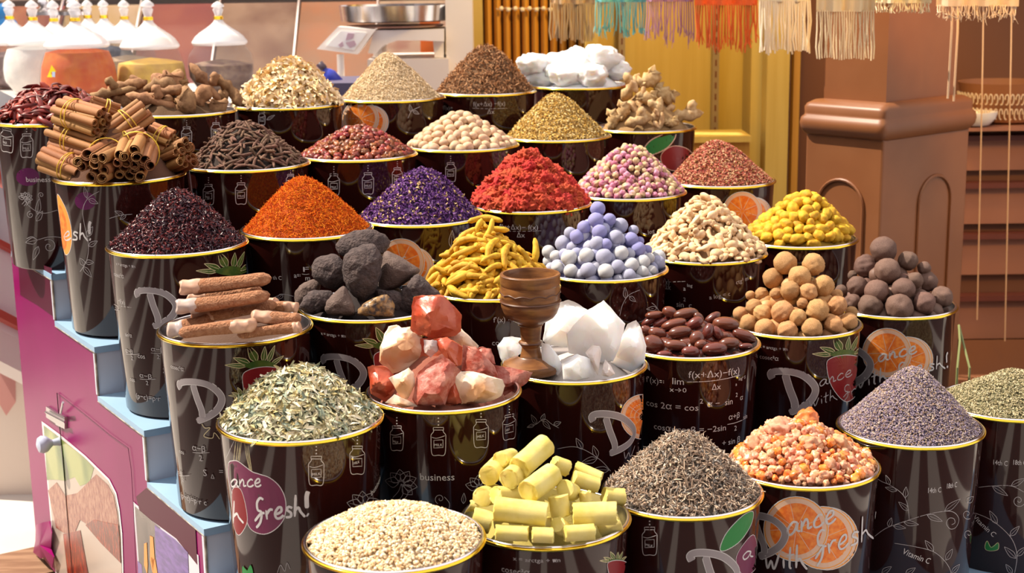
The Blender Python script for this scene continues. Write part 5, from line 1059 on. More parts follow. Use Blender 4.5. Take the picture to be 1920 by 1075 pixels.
p.text('cosα−cosβ = −2sin', 258, 815, 62, 0, wd=800); p.text('α+β', 1050, 725, 58, 0, wd=160); p.ribbon([(1040, 772), (1120, 755), (1200, 725)], 1.2, 0, 'printed_lettering'); p.text('2', 1110, 840, 54, 0); p.text('sin', 1205, 722, 52, 0); p.text('+ sin β', 980, 1000, 62, 0); p.leaf((170, 90), (215, 200), 30, lw=.9); p.done()
p = Print('lemon'); p.text('x = arctga + πn', 1424, 652, 6, 2); p.text('cosec²α', 1424, 672, 8, 2); p.bigD(1441, 691, 1.05); p.crown(1584, 664, .9); p.berry(1588, 676, 1); p.hand('ance', 1536, 726, 22, -.35, 2, 2); p.hand('with fr', 1518, 764, 20, -.3, 1.8, 2); p.done()
p = Print('blemon'); p.orange(1663, 662, 46, 1702, 674, 42); p.bigD(1548, 646, 1.0); p.hand('ance', 1646, 680, 26, -.25, 3.2, 0); p.hand('sh!', 1740, 696, 24, -.2, 3, 0); p.hand('with fre', 1600, 730, 26, -.25, 3, 0); p.done()
p = Print('crystal'); p.vine([(988, 802), (1005, 796), (1020, 786), (1035, 796), (1048, 803)], [((1006, 796), (996, 778), 8), ((1016, 790), (1021, 776), 8), ((1018, 790), (1032, 805), 8), ((1038, 797), (1052, 792), 8), ((1002, 797), (988, 802), 6)])
p.vine([(1045, 842), (1075, 838), (1100, 846), (1128, 865), (1145, 884)], [((1092, 843), (1080, 822), 11), ((1120, 858), (1112, 836), 11), ((1120, 860), (1090, 868), 12), ((1142, 882), (1112, 880), 12)]); p.orange(1206, 782, 42); p.bigD(1106, 772, 1.0); p.hand('o', 0, 0, 1) if False else None; p.hand('with', 1170, 862, 24, -.5, 2.4, 1); p.done()
p = Print('salt'); p.jar(744, 821, 44); p.jar(822, 827, 50); p.jar(902, 812, 50); p.jar(955, 800, 44, skew=-.2); p.text('business', 787, 900, 13, 0, wd=66); p.flower(752, 908, 1.15); p.flower(899, 915, 1.0); p.spiral((825, 936), 10, 1.4, 2); p.ribbon([(833, 932), (843, 945), (840, 960)], 1, 2); p.leaf((869, 945), (870, 925), 8); p.done()
p = Print('leaves').at((400, 820), 4.216); p.vine([(100, 170), (150, 60), (170, 20)], [])
for x in (160, 180, 195, 205): p.ribbon([(x, 190), (x+10, 100), (x+18, 30)], 1.2, 3, 'printed_fruit')
for x in (0, 12, 24): p.ribbon([(290+x*.6, 275), (262+x*1.0, 150), (245+x, 30)], 1.2, 3, 'printed_fruit')
p.fill([(120, 210), (150, 188), (200, 195), (300, 270), (360, 292), (450, 325), (530, 400), (572, 510), (560, 640), (490, 730), (400, 768), (310, 740), (265, 670), (240, 560), (160, 480), (120, 330)], 10, outline=0, ow=1.5)
p.fill([(150, 420), (200, 400), (235, 460), (265, 600), (262, 690), (205, 775), (165, 720), (150, 600)], 6, outline=0); p.hand('ance', 135, 395, 115, -.02, 3.2, 0, .75); p.hand('h fresh!', 150, 680, 165, -.10, 5, 0, .72)
p.at((0, 0), 1); p.jar(593, 882, 52); p.jar(670, 862, 50); p.flower(682, 950, 1.2); p.text('business', 695, 931, 12, 0, ang=.25); p.fill([(455, 1062), (462, 1072), (470, 1060), (474, 1080), (456, 1080)], 9); p.ribbon([(520, 1075), (526, 1060), (534, 1072), (538, 1056), (544, 1068)], 1, 2); p.done()
p = Print('B'); p.text('x = arctga + πn', 962, 1051, 8, 2, wd=90); p.text('cosec²α', 940, 1072, 12, 2); p.crown(1155, 1052, .45); p.berry(1158, 1056, .5); p.done()
p = Print('C'); p.jar(1218, 1014, 50, 4); p.fill([(1350, 1030), (1362, 1000), (1392, 968), (1412, 960), (1408, 985), (1388, 1015), (1362, 1032)], 9, outline=0, ow=1.6); p.fill([(1380, 1050), (1395, 1020), (1415, 1005), (1420, 1060), (1395, 1080)], 10, outline=0); p.bigD(1290, 1032, 1.1); p.hand('a', 1392, 1052, 26, -.4, 3, 0); p.done()
p = Print('D').at((1400, 880), 5.512); p.orange(510, 620, 335, 790, 712, 325); p.at((0, 0), 1); p.bigD(1384, 962, 1.05); p.at((1400, 880), 5.512); p.hand('ance', 415, 700, 240, -.30, 4.2, 0, .75); p.hand('with', 195, 1030, 230, -.02, 4.2, 0, .72); p.hand('fresh!', 700, 930, 250, -.35, 4.2, 0, .72); p.done()
p = Print('E').at((1640, 840), 4.575); p.text('14th C', 448, 388, 46, 0, wd=125, ang=.0); p.text('18th C', 612, 352, 46, 0, wd=112); p.vine([(0, 760), (100, 690), (250, 635), (440, 575), (600, 545), (680, 555), (722, 610), (700, 680), (650, 698), (615, 650), (640, 605), (680, 610), (688, 645), (660, 660)], [((120, 680), (145, 600), 40), ((160, 672), (268, 690), 40), ((250, 640), (378, 660), 45), ((450, 578), (582, 632), 48), ((600, 545), (735, 440), 50)])
p.vine([(0, 250), (60, 290), (130, 320), (230, 390), (280, 480), (297, 620)], [((130, 320), (95, 235), 35), ((190, 370), (90, 340), 38), ((262, 430), (270, 335), 42), ((292, 540), (205, 465), 42)]); p.vine([(170, 820), (350, 850), (500, 890), (590, 960), (640, 1030), (655, 1080)], [((505, 890), (432, 795), 50), ((610, 965), (668, 868), 45), ((660, 1080), (730, 1000), 40)])
p.text('Vitamin C', 232, 905, 52, 0, wd=250, ang=-.38); p.leaf((60, 1075), (145, 1020), 45); p.leaf((265, 1085), (350, 1030), 45); p.spiral((795, 570), 45, 1.3, 1); p.spiral((805, 740), 40, 1.3, 2); p.leaf((790, 470), (850, 420), 50); p.done()
p = Print('F').at((1640, 840), 4.575); p.text('14th C', 1008, 142, 44, 0, wd=125); p.text('18th C', 1180, 145, 44, 0, wd=115); p.vine([(890, 340), (1010, 328), (1170, 328), (1280, 380)], [((1010, 330), (1142, 412), 48), ((1170, 328), (1290, 265), 48)]); p.spiral((1235, 455), 60, 1.7, -.5); p.vine([(860, 560), (960, 600), (1050, 655), (1160, 760), (1210, 860), (1220, 960), (1200, 1080)], [((1050, 655), (985, 540), 48), ((1160, 758), (1242, 672), 45), ((1212, 950), (1112, 850), 50), ((1218, 930), (1300, 850), 45), ((1180, 1080), (1125, 1000), 40)])
p.text('Vitamin C', 840, 600, 46, 0, wd=230, ang=-.65); p.fill([(945, 850), (965, 800), (1000, 855), (1058, 815), (1060, 870), (1010, 885), (960, 878)], 9, outline=3); p.done()
# ---------------------------------------------------------------- surroundings
def S(o): o['kind'] = 'structure'; return o
def boxo(name, lo, hi, m, parent=None, **k):
    b = MB(); b.box(lo, hi); return b.build(name, m, parent, False, **k)
M_street = mat('pale_stone_paving', (.62, .58, .54), .8, col2=(.54, .50, .46), nscale=3)
S(boxo('floor', (-9, -8, -.05), (9, 12, 0), M_street))
# shop interior behind
M_back = mat('shop_back_wall', (.50, .36, .28), .8, col2=(.62, .46, .36), nscale=1.6, detail=1)
S(boxo('wall_back', (-9, 8.4, 0), (.3, 8.6, 3.4), M_back))
P0 = at(1100, 100, 5.3); wx = at(890, 100, 5.3)[0]; wx1 = at(1412, 100, 5.3)[0]
M_amber = mat('amber_stained_wood', (.56, .27, .04), .5, col2=(.62, .32, .05), nscale=8, stretch=(6, 6, .3))
M_gold_p = mat('golden_cabinet_panel', (.52, .37, .09), .45, col2=(.56, .41, .11), nscale=6, stretch=(8, 8, .4))
M_dkw = mat('dark_brown_wood', (.16, .06, .025), .6)
S(boxo('wall_right', (wx, 5.34, 0), (9, 5.5, 3.4), M_dkw))
# slatted shutter
sh = empty('slatted_shutter', (wx, 5.2, 0)); tag(sh, 'amber wooden shutter of upright slats behind the cloves and the cotton', 'shutter')
xs = [890+i*17.5 for i in range(13)]
for i in range(12):
    x0 = at(xs[i], 100, 5.25)[0]+.004; x1 = at(xs[i+1], 100, 5.25)[0]-.004; b = MB(); b.lathe([(0, 0)], seg=3) if False else None
    n = 7; V = []
    for z in (0.0, 2.6):
        for j in range(n): t = j/(n-1); V.append((x0+(x1-x0)*t, 5.27-.022*math.sin(t*math.pi), z))
    V2 = V+[(x1, 5.30, 0), (x0, 5.30, 0), (x1, 5.30, 2.6), (x0, 5.30, 2.6)]
    Fs = [(j, j+1, n+j+1, n+j) for j in range(n-1)]+[(n-1, 2*n, 2*n+2, 2*n-1), (0, n, 2*n+3, 2*n+1), (2*n, 2*n+1, 2*n+3, 2*n+2)]
    b = MB(); b.add(V2, Fs); b.build('slat', M_amber, sh)
b = MB(); P = at(890, 50, 5.2); boxo('side_rail', (wx-.02, 5.22, 0), (at(906, 100, 5.22)[0], 5.31, 2.6), M_gold_p, sh)
# string of small pale beads/bulbs in front of the shutter
for i in range(8):
    P = at(940+i*13.2, 16+(i % 2)*2, 5.05); V, Fs = ICO[2]; b = MB(); b.add(V*.0085+P, Fs)
b = MB(); b.tube([at(930+i*3.6, 16+(1.5*math.sin(i*.8)), 5.24) for i in range(30)], .0012, 4); cordo = b.build('bead_string', M_white); tag(cordo, 'thin cord of pale beads strung across the shutter top', 'string')
for i in range(8):
    P = at(940+i*13.2, 16+(i % 2)*2, 5.235); b = MB(); V, Fs = ICO[2]; b.add(V*.0085, Fs); o = b.build('bead', mat('pearl_bead', (.85, .75, .55), .3) if i == 0 else bpy.data.materials['pearl_bead'], cordo); o.matrix_parent_inverse = Matrix.Identity(4); o.location = tuple(P)
# golden cabinet
cab = empty('golden_cabinet', (float(at(1255, 100, 5.2)[0]), 5.25, 0)); tag(cab, 'tall golden wooden cabinet back with two slotted metal uprights', 'cabinet')
def X(px, Y, py=150): return float(at(px, py, Y)[0])
boxo('back_panel', (X(1100, 5.28), 5.28, 0), (X(1412, 5.28), 5.33, 2.6), M_gold_p, cab)
for a_, b_2 in ((1098, 1122), (1408, 1438)): boxo('cabinet_stile', (X(a_, 5.1), 5.1, 0), (X(b_2, 5.1), 5.3, 2.6), M_gold_p, cab)
M_metal = mat('slotted_metal', (.42, .34, .20), .4, .5); 
for x in (1166, 1342):
    st = boxo('metal_upright', (X(x-6, 5.24), 5.24, 0), (X(x+6, 5.24), 5.28, 2.6), M_metal, cab)
    b = MB()
    for j in range(60):
        z = .2+j*.04; b.box((X(x-1.6, 5.24), 5.2385, z), (X(x+1.6, 5.24), 5.24, z+.022))
    b.build('slot_row', M_dkw, st, False)
z_ = float(at(1340, 255, 4.9)[2]); ch_ = empty('wooden_chest', (X(1355, 5.0), 5.0, 0)); tag(ch_, 'low golden-brown wooden chest in the corner of the cabinet, right of the galangal', 'chest')
boxo('chest_body', (X(1285, 4.9), 4.9, 0), (X(1408, 4.9), 5.08, z_-.02), M_amber, ch_); boxo('chest_lid', (X(1280, 4.88), 4.88, z_-.02), (X(1411, 4.88), 5.09, z_), M_gold_p, ch_)
o = boxo('wooden_post', (X(1438, 4.9), 4.9, 0), (X(1480, 4.9), 5.0, 2.6), M_gold_p); tag(o, 'upright golden wooden post between the cabinet and the brown pillar', 'post')
o = boxo('wooden_post', (X(1488, 5.2), 5.2, 0), (X(1500, 5.2), 5.25, 2.6), M_amber); tag(o, 'thin amber batten in the dark gap left of the pillar', 'batten')
# brown pillar
M_pil = mat('brown_painted_pillar', (.225, .085, .032), .42, col2=(.20, .072, .026), nscale=5, bump=.05, bscale=300)
pil = empty('brown_pillar', (float(at(1655, 300, 4.05)[0]), 4.15, 0)); tag(pil, 'square brown painted pillar with a moulded cap and arched niches', 'pillar')
PL = at(1510, 300, 4.1)[:2]; PM = at(1655, 300, 3.9)[:2]; PR = at(1815, 300, 4.17)[:2]; PC = (PL+PR)/2
u1 = PL-PM; u2 = PR-PM; cen = (PL+PR)/2
def prism(b, corners, z0, z1, s0=1., s1=1., m=0):
    c = np.mean(corners, 0); n = len(corners); V = [np.append(c+(p-c)*s0, z0) for p in corners]+[np.append(c+(p-c)*s1, z1) for p in corners]
    b.add(V, [tuple(range(n))[::-1], tuple(range(n, 2*n))]+[(i, (i+1) % n, n+(i+1) % n, n+i) for i in range(n)], m)
PB = PM+u1+u2; base = [PM, PR, PB, PL]
zc0 = float(at(1655, 255, 3.9)[2]); zc1 = float(at(1655, 205, 3.9)[2])
b = MB(); prism(b, base, 0, zc0-.01); o = b.build('pillar_shaft', M_pil, pil, False)
bv = o.modifiers.new('edge', 'BEVEL'); bv.width = .006; bv.segments = 2; bv.limit_method = 'ANGLE'
b = MB(); cs = [(0, 1.0), (.004, 1.05), (.012, 1.10), (.022, 1.115), (.032, 1.10), (.036, 1.06), (.040, 1.055), (.050, 1.06), (.056, 1.03), (.062, .93), (.064, .7)]
hgt_ = (zc1-zc0)+.03; cpts = np.array(base); c = cpts.mean(0); V = []
def rounded(cor, r=.02, n=4):
    out = []
    for i in range(4):
        p = cor[i]; a = cor[i-1]; d = cor[(i+1) % 4]; ua = (a-p)/np.linalg.norm(a-p); ud = (d-p)/np.linalg.norm(d-p)
        for t in np.linspace(0, 1, n+1): q = (p+ua*r)*(1-t)**2+2*p*t*(1-t)+(p+ud*r)*t*t; out.append(q)
    return out
rc = rounded(base); m_ = len(rc)
for z, s in cs:
    for q in rc: V.append(np.append(c+(q-c)*s, zc0-.015+z/.064*hgt_))
Fs = [(i*m_+j, i*m_+(j+1) % m_, (i+1)*m_+(j+1) % m_, (i+1)*m_+j) for i in range(len(cs)-1) for j in range(m_)]+[tuple((len(cs)-1)*m_+j for j in range(m_)), tuple(range(m_))[::-1]]
b.add(V, Fs); b.build('pillar_cap', M_pil, pil, True, .9)
b = MB(); prism(b, [c+(q-c)*.80 for q in base], zc1, 2.9); b.build('upper_post', M_pil, pil, False)
# arched niche mouldings on the two visible faces
for A_, u, nx in ((PM, u1, 0), (PM, u2, 1)):
    L_ = np.linalg.norm(u); ud = u/L_; nn = np.array([-ud[1], ud[0]]); nn = nn if (nn@(PM-c)) > 0 else -nn
    if nx == 0: a0, a1_ = .22, .80
    else: a0, a1_ = .42, .80
    zt = float(at(1580 if nx == 0 else 1765, 372, 4.0)[2]); rr = (a1_-a0)/2*L_; ctr = A_+ud*((a0+a1_)/2*L_); pts = []
    for t in np.linspace(0, math.pi, 15): pts.append(np.append(ctr+ud*rr*math.cos(t)+nn*.003, zt+rr*math.sin(t)*.95-.02))
    pts = [np.append(ctr+ud*rr+nn*.003, .3)]+pts+[np.append(ctr-ud*rr+nn*.003, .3)]
    b = MB(); b.tube(pts, .0045, 6); b.build('arch_moulding', M_pil, pil)
# hanging cords right of the pillar
M_cord = mat('pale_cord', (.65, .42, .25), .6)
for i, (x0, y0, x1, y1, Y) in enumerate([(1794, 45, 1788, 190, 3.9), (1783, 40, 1777, 185, 3.85), (1842, 50, 1832, 600, 4.6), (1895, 40, 1884, 640, 4.6)]):
    b = MB(); A = at(x0, y0, Y); B = at(x1, y1, Y); A = A+(A-B)*.5; b.tube([A, A*.6+B*.4+[.003, 0, 0], B], .0022 if i > 1 else .003, 6)
    tag(b.build('thin_cord', M_cord), ['thin cord hanging in front of the pillar top, right one of the pair', 'thin cord hanging in front of the pillar top, left one of the pair', 'long thin cord hanging right beside the pillar', 'long thin cord hanging near the right edge'][i], 'cord')
b = MB(); b.tube([at(*q) for q in ((1798, 610, 3.6), (1800, 640, 3.55), (1795, 690, 3.5), (1792, 760, 3.5))], .003, 6); b.tube([at(*q) for q in ((1798, 610, 3.6), (1808, 650, 3.55), (1818, 690, 3.5), (1815, 760, 3.5))], .003, 6); tag(b.build('green_wire', mat('green_wire', (.20, .22, .08), .5)), 'thin loop of green wire hanging behind the dark lime bucket', 'wire')
# right background: white shelving with dark shelf edges, an ornate basket
M_shw = mat('warm_white_drawer_front', (.32, .14, .09), .5, col2=(.28, .12, .075), nscale=3)
shf = empty('shelving_unit', (X(1900, 5.0), 5.0, 0)); tag(shf, 'pale drawer-fronted shelving behind the hanging cords at the right edge', 'shelving')
x0, x1 = X(1790, 5.0, 300), X(1990, 5.0, 300)
zz = [float(at(1860, y, 5.0)[2]) for y in (240, 262, 325, 350, 425, 445, 520, 560, 640, 700)]
boxo('carcass', (x0, 5.02, 0), (x1, 5.3, zz[0]), M_dkw, shf)
for k in range(0, 8, 2): boxo('drawer_front', (x0, 4.99, zz[k+2]+.012), (x1, 5.02, zz[k+1]), M_shw, shf)
for k in range(0, 8, 2): boxo('shelf_edge', (x0, 4.96, zz[k+1]), (x1, 5.02, zz[k+1]+.018), mat('dark_red_edge', (.12, .03, .02), .5) if k == 0 else bpy.data.materials['dark_red_edge'], shf)
boxo('counter_top', (x0, 4.9, zz[0]), (x1, 5.3, zz[0]+.012), M_shw, shf)
bs = MB(); bc = at(1880, 236, 5.1); bs.lathe([(.11, .012), (.13, .02), (.155, .14), (.158, .15), (.150, .15), (.12, .02)], ctr=(bc[0], bc[1], zz[0]), seg=40); bo = bs.build('ornate_basket', mat('brown_openwork', (.30, .12, .05), .6)); tag(bo, 'round basket with white openwork scroll pattern at the right edge', 'basket')
b = MB()
for i in range(30):
    a = math.pi*1.0+i*math.pi/29+.0
    for z, s in ((.05, 1), (.10, -1)):
        pts = [(bc[0]+(.139+(z+q*.02*math.sin(t))*.17+.004)*math.cos(a+.035*math.cos(t)*s), bc[1]+(.139+(z+q*.02*math.sin(t))*.17+.004)*math.sin(a+.035*math.cos(t)*s), zz[0]+z+.018*math.sin(t)) for q in (1,) for t in np.linspace(0, 5.2, 12)]
        b.tube(pts, .0022, 4)
o = b.build('scroll_pattern', mat('white_scroll', (.75, .60, .42), .5)); o.parent = bo
bw = at(1838, 225, 4.95); b = MB(); b.lathe([(.02, 0), (.05, .006), (.07, .03), (.074, .05), (.068, .05), (.045, .015), (.001, .01)], ctr=(bw[0]-.02, bw[1], zz[0]+.012), seg=32); tag(b.build('white_bowl', mat('white_ceramic', (.85, .80, .75), .2)), 'small white bowl beside the openwork basket', 'bowl')
b = MB(); prism(b, [np.array(q) for q in ((X(1800, 3.9, 600), 3.9), (3.0, 3.6), (3.2, 4.9), (X(1800, 4.9, 600), 4.9))], 0, .35); tag(b.build('dark_plinth', M_dkw, None, False), 'low dark plinth on the ground right of the pillar', 'plinth')

# scarves with fringes
def scarf(label, x0, x1, ytop, ybot, Y, col, n, rag, seed, wpx=3.0, clump=0, thin=1.0):
    rs = np.random.RandomState(seed); e = empty('fringed_scarf', tuple(at((x0+x1)/2, ytop, Y))); tag(e, label, 'scarf', 'fringed scarves hanging from the rail')
    m = mat('scarf_yarn', col, .8, objrand=.05, sss=.2, sssr=.004); L0 = at(x0, ytop, Y); L1 = at(x1, ytop, Y); zt = 1.72
    # cloth hangs above, with soft pleats
    V = []; nx, nz = 40, 6
    for i in range(nx+1):
        for j in range(nz+1):
            t = i/nx; z = L0[2]*(1-t)+L1[2]*t; z = z+(zt-z)*j/nz; V.append((L0[0]+(L1[0]-L0[0])*t, Y+.008*math.sin(t*16+seed)+.004*math.sin(t*41), z))
    V += [(v[0], v[1]+.0016, v[2]) for v in V]; q = (nx+1)*(nz+1)
    Fs = []
    for i in range(nx):
        for j in range(nz):
            a = i*(nz+1)+j; Fs += [(a, a+nz+1, a+nz+2, a+1), (q+a, q+a+1, q+a+nz+2, q+a+nz+1)]
    b = MB(); b.add(V, Fs); b.build('cloth', m, e)
    b = MB()
    for i in range(n):
        t = (i+.5)/n; xt = x0+(x1-x0)*t; yb = ybot-rag*rs.rand()-rag*.5*abs(math.sin(t*7+seed)); dx = rs.randn()*clump
        A = at(xt, ytop-3, Y); B = at(xt+dx, yb, Y+.004*rs.randn()); M1 = (A*.6+B*.4)+[rs.randn()*.0015, rs.randn()*.003, 0]; M2 = (A*.25+B*.75)+[rs.randn()*.002, rs.randn()*.003, 0]
        r = wpx*Y/F/2; b.tube([A, M1, M2, B], [r, r, r*1.05, r*.8*thin], 6)
        if clump > 1:
            for _ in range(2): b.tube([M2, B+[rs.randn()*.006, rs.randn()*.004, rs.randn()*.006]], [r*.6, r*.3], 4)
    b.build('fringe', m, e)
scarf('beige fringed scarf end, leftmost on the rail in front of the shutter', 1031, 1115, 8, 84, 4.75, (.52, .36, .20), 22, 10, 1, 3.4)
scarf('turquoise fringed scarf end with ragged tassels', 1116, 1211, 4, 74, 4.6, (.16, .50, .50), 26, 14, 2, 2.6, 3)
scarf('lilac fringed scarf end', 1212, 1301, 3, 88, 4.55, (.42, .22, .36), 22, 22, 3, 2.6, 2.5)
scarf('orange-red fringed scarf end', 1302, 1421, 10, 106, 4.5, (.66, .13, .035), 26, 20, 4, 3.4, 2.5)
scarf('cream white fringed scarf end, thick straight strands', 1423, 1520, 3, 104, 4.15, (.86, .76, .60), 24, 8, 5, 4.0)
scarf('cream fringed scarf end hanging lower, left of the pillar top', 1530, 1640, 22, 115, 3.78, (.80, .64, .42), 24, 5, 6, 3.2, 0)
scarf('pale sheer scarf end above the pillar', 1642, 1745, 6, 26, 3.70, (.80, .68, .45), 30, 4, 7, 2.4)
scarf('white scarf end with a short shaggy fringe at the far right', 1757, 1908, 12, 42, 3.62, (.75, .55, .38), 40, 10, 8, 2.4, 2)
b = MB(); b.tube([at(1000, 3, 4.8)*[1, 1, 0]+[0, 0, 1.725], at(1420, 3, 4.45)*[1, 1, 0]+[0, 0, 1.725], at(1425, 3, 4.15)*[1, 1, 0]+[0, 0, 1.725], at(1525, 3, 4.1)*[1, 1, 0]+[0, 0, 1.725], at(1585, 3, 3.78)*[1, 1, 0]+[0, 0, 1.725], at(1830, 3, 3.62)*[1, 1, 0]+[0, 0, 1.725], at(2000, 3, 3.6)*[1, 1, 0]+[0, 0, 1.725]], .008, 8); tag(b.build('hanging_rail', M_steel), 'thin metal rail from which the fringed scarves hang', 'rail')

# white post
wp = boxo('white_post', (X(838, 4.95), 4.95, 0), (X(888, 4.95), 5.1, 2.6), mat('white_painted_post', (.85, .80, .76), .5)); tag(wp, 'white upright post between the weighing scale and the amber shutter', 'post')
# counter behind the top step: cabinet carrying jars and scale
M_cream_c = mat('cream_counter', (.72, .62, .54), .5)
ctz = float(at(420, 172, 4.35)[2])
ctr_ = empty('shop_counter', (-1.3, 4.6, 0)); tag(ctr_, 'cream shop counter behind the top step, carrying the glass jars', 'counter')
boxo('counter_body', (-1.85, 4.45, 0), (X(560, 4.6), 4.95, ctz-.05), M_cream_c, ctr_); boxo('counter_worktop', (-1.88, 4.2, ctz-.05), (X(575, 4.6), 5.0, ctz-.02), mat('pale_worktop', (.70, .66, .64), .25), ctr_)
zs = float(at(760, 108, 5.0)[2])
sc_c = empty('scale_stand', (X(760, 5.1), 5.1, 0)); tag(sc_c, 'white box counter carrying the weighing scale', 'counter'); boxo('stand_body', (X(690, 4.9), 4.9, 0), (X(842, 4.9), 5.3, zs-.0), mat('white_laminate', (.80, .74, .70), .4), sc_c)
# weighing scale
M_scw = mat('cream_white_plastic', (.95, .90, .86), .35)
scl = empty('weighing_scale', tuple(at(760, 105, 5.0))); tag(scl, 'white electronic weighing scale with a slanted display and a steel pan', 'scale')
def plates(b, pix, Y0, Y1, m=0):
    n = len(pix); A = [at(x, y, Y0) for x, y in pix]; B = [p+np.array([0, Y1-Y0, 0]) for p in A]
    b.add(A+B, [tuple(range(n)), tuple(range(n, 2*n))[::-1]]+[(i, (i+1) % n, n+(i+1) % n, n+i) for i in range(n)], m)
def tri(o):
    bm = bmesh.new(); bm.from_mesh(o.data); bmesh.ops.triangulate(bm, faces=[f for f in bm.faces if len(f.verts) > 4]); bm.to_mesh(o.data); bm.free(); return o
b = MB(); plates(b, [(690, 100), (702, 57), (832, 55), (832, 78), (790, 76), (745, 76), (720, 84), (705, 101)], 4.9, 5.2); tri(b.build('scale_body', M_scw, scl, False))
b = MB(); plates(b, [(832, 78), (832, 108), (815, 108), (812, 78)], 4.95, 5.15); b.build('scale_foot', M_scw, scl, False); b = MB(); plates(b, [(700, 100), (716, 90), (716, 108), (700, 108)], 4.95, 5.15); b.build('scale_foot', M_scw, scl, False)
b = MB(); plates(b, [(594, 92), (634, 50), (704, 56), (670, 102)], 4.86, 4.93); dp = b.build('display_head', M_scw, scl, False)
b = MB(); plates(b, [(612, 86), (640, 58), (688, 62), (664, 94)], 4.855, 4.861); dd_ = b.build('display_panel', mat('bright_display_panel', (.95, .97, 1), .2), dp, False)
b = MB(); plates(b, [(652, 62), (664, 63), (662, 72), (648, 76)], 4.851, 4.8555); plates(b, [(648, 80), (664, 76), (668, 84), (656, 90)], 4.851, 4.8555); plates(b, [(634, 84), (642, 78), (644, 86), (638, 89)], 4.851, 4.8555); b.build('display_marks', mat('pink_grey_marks', (.55, .40, .50), .4), dp, False)
b = MB(); A = at(638, 102, 4.9); b.tube([A, A-[0, 0, .35]], .012, 12); b.build('display_pole', M_scw, scl)
pc = at(742, 40, 5.05); b = MB(); b.lathe([(.001, 0), (.17, 0), (.185, .004), (.19, .055), (.186, .055), (.180, .008), (.001, .006)], ctr=tuple(pc), seg=48); b.build('steel_pan', M_steel, scl)
b = MB(); pc2 = at(742, 50, 5.05); b.lathe([(.001, 0), (.16, 0), (.165, .006), (.001, .01)], ctr=tuple(pc2), seg=40); b.build('pan_support', mat('pinkish_metal', (.55, .35, .30), .3, .6), scl)
o = boxo('orange_box', (X(790, 5.4), 5.4, 0.0), (X(826, 5.4), 5.5, float(at(800, 12, 5.4)[2])), mat('orange_cardboard', (.65, .16, .04), .6)); tag(o, 'orange box standing behind the weighing scale', 'box')
# small blue bottle
bp_ = at(635, 160, 4.55); b = MB(); b.lathe([(.001, 0), (.022, 0), (.022, .04), (.015, .055), (.009, .062), (.009, .07)], ctr=(0, 0, 0), seg=24); e = empty('blue_bottle', tuple(bp_)); e.rotation_euler = (0, -.7, 0); tag(e, 'small blue bottle leaning between the yellow blossoms and the straw cone', 'bottle')
c = link('bottle_body', b.mesh('bottle_body_mesh', mat('blue_plastic', (.04, .06, .45), .3))); c.parent = e; b = MB(); b.lathe([(.012, .066), (.012, .09), (.001, .09)], seg=20); c = link('bottle_cap', b.mesh('bottle_cap_mesh', mat('black_plastic', (.05, .03, .05), .4))); c.parent = e
o = boxo('dark_tray', (X(590, 4.4), 4.4, float(at(640, 160, 4.4)[2])-.2 if False else 0), (X(680, 4.4), 4.7, float(at(640, 156, 4.4)[2])), mat('dark_blue_grey', (.10, .09, .16), .5)); tag(o, 'dark blue-grey tray under the little blue bottle', 'tray')

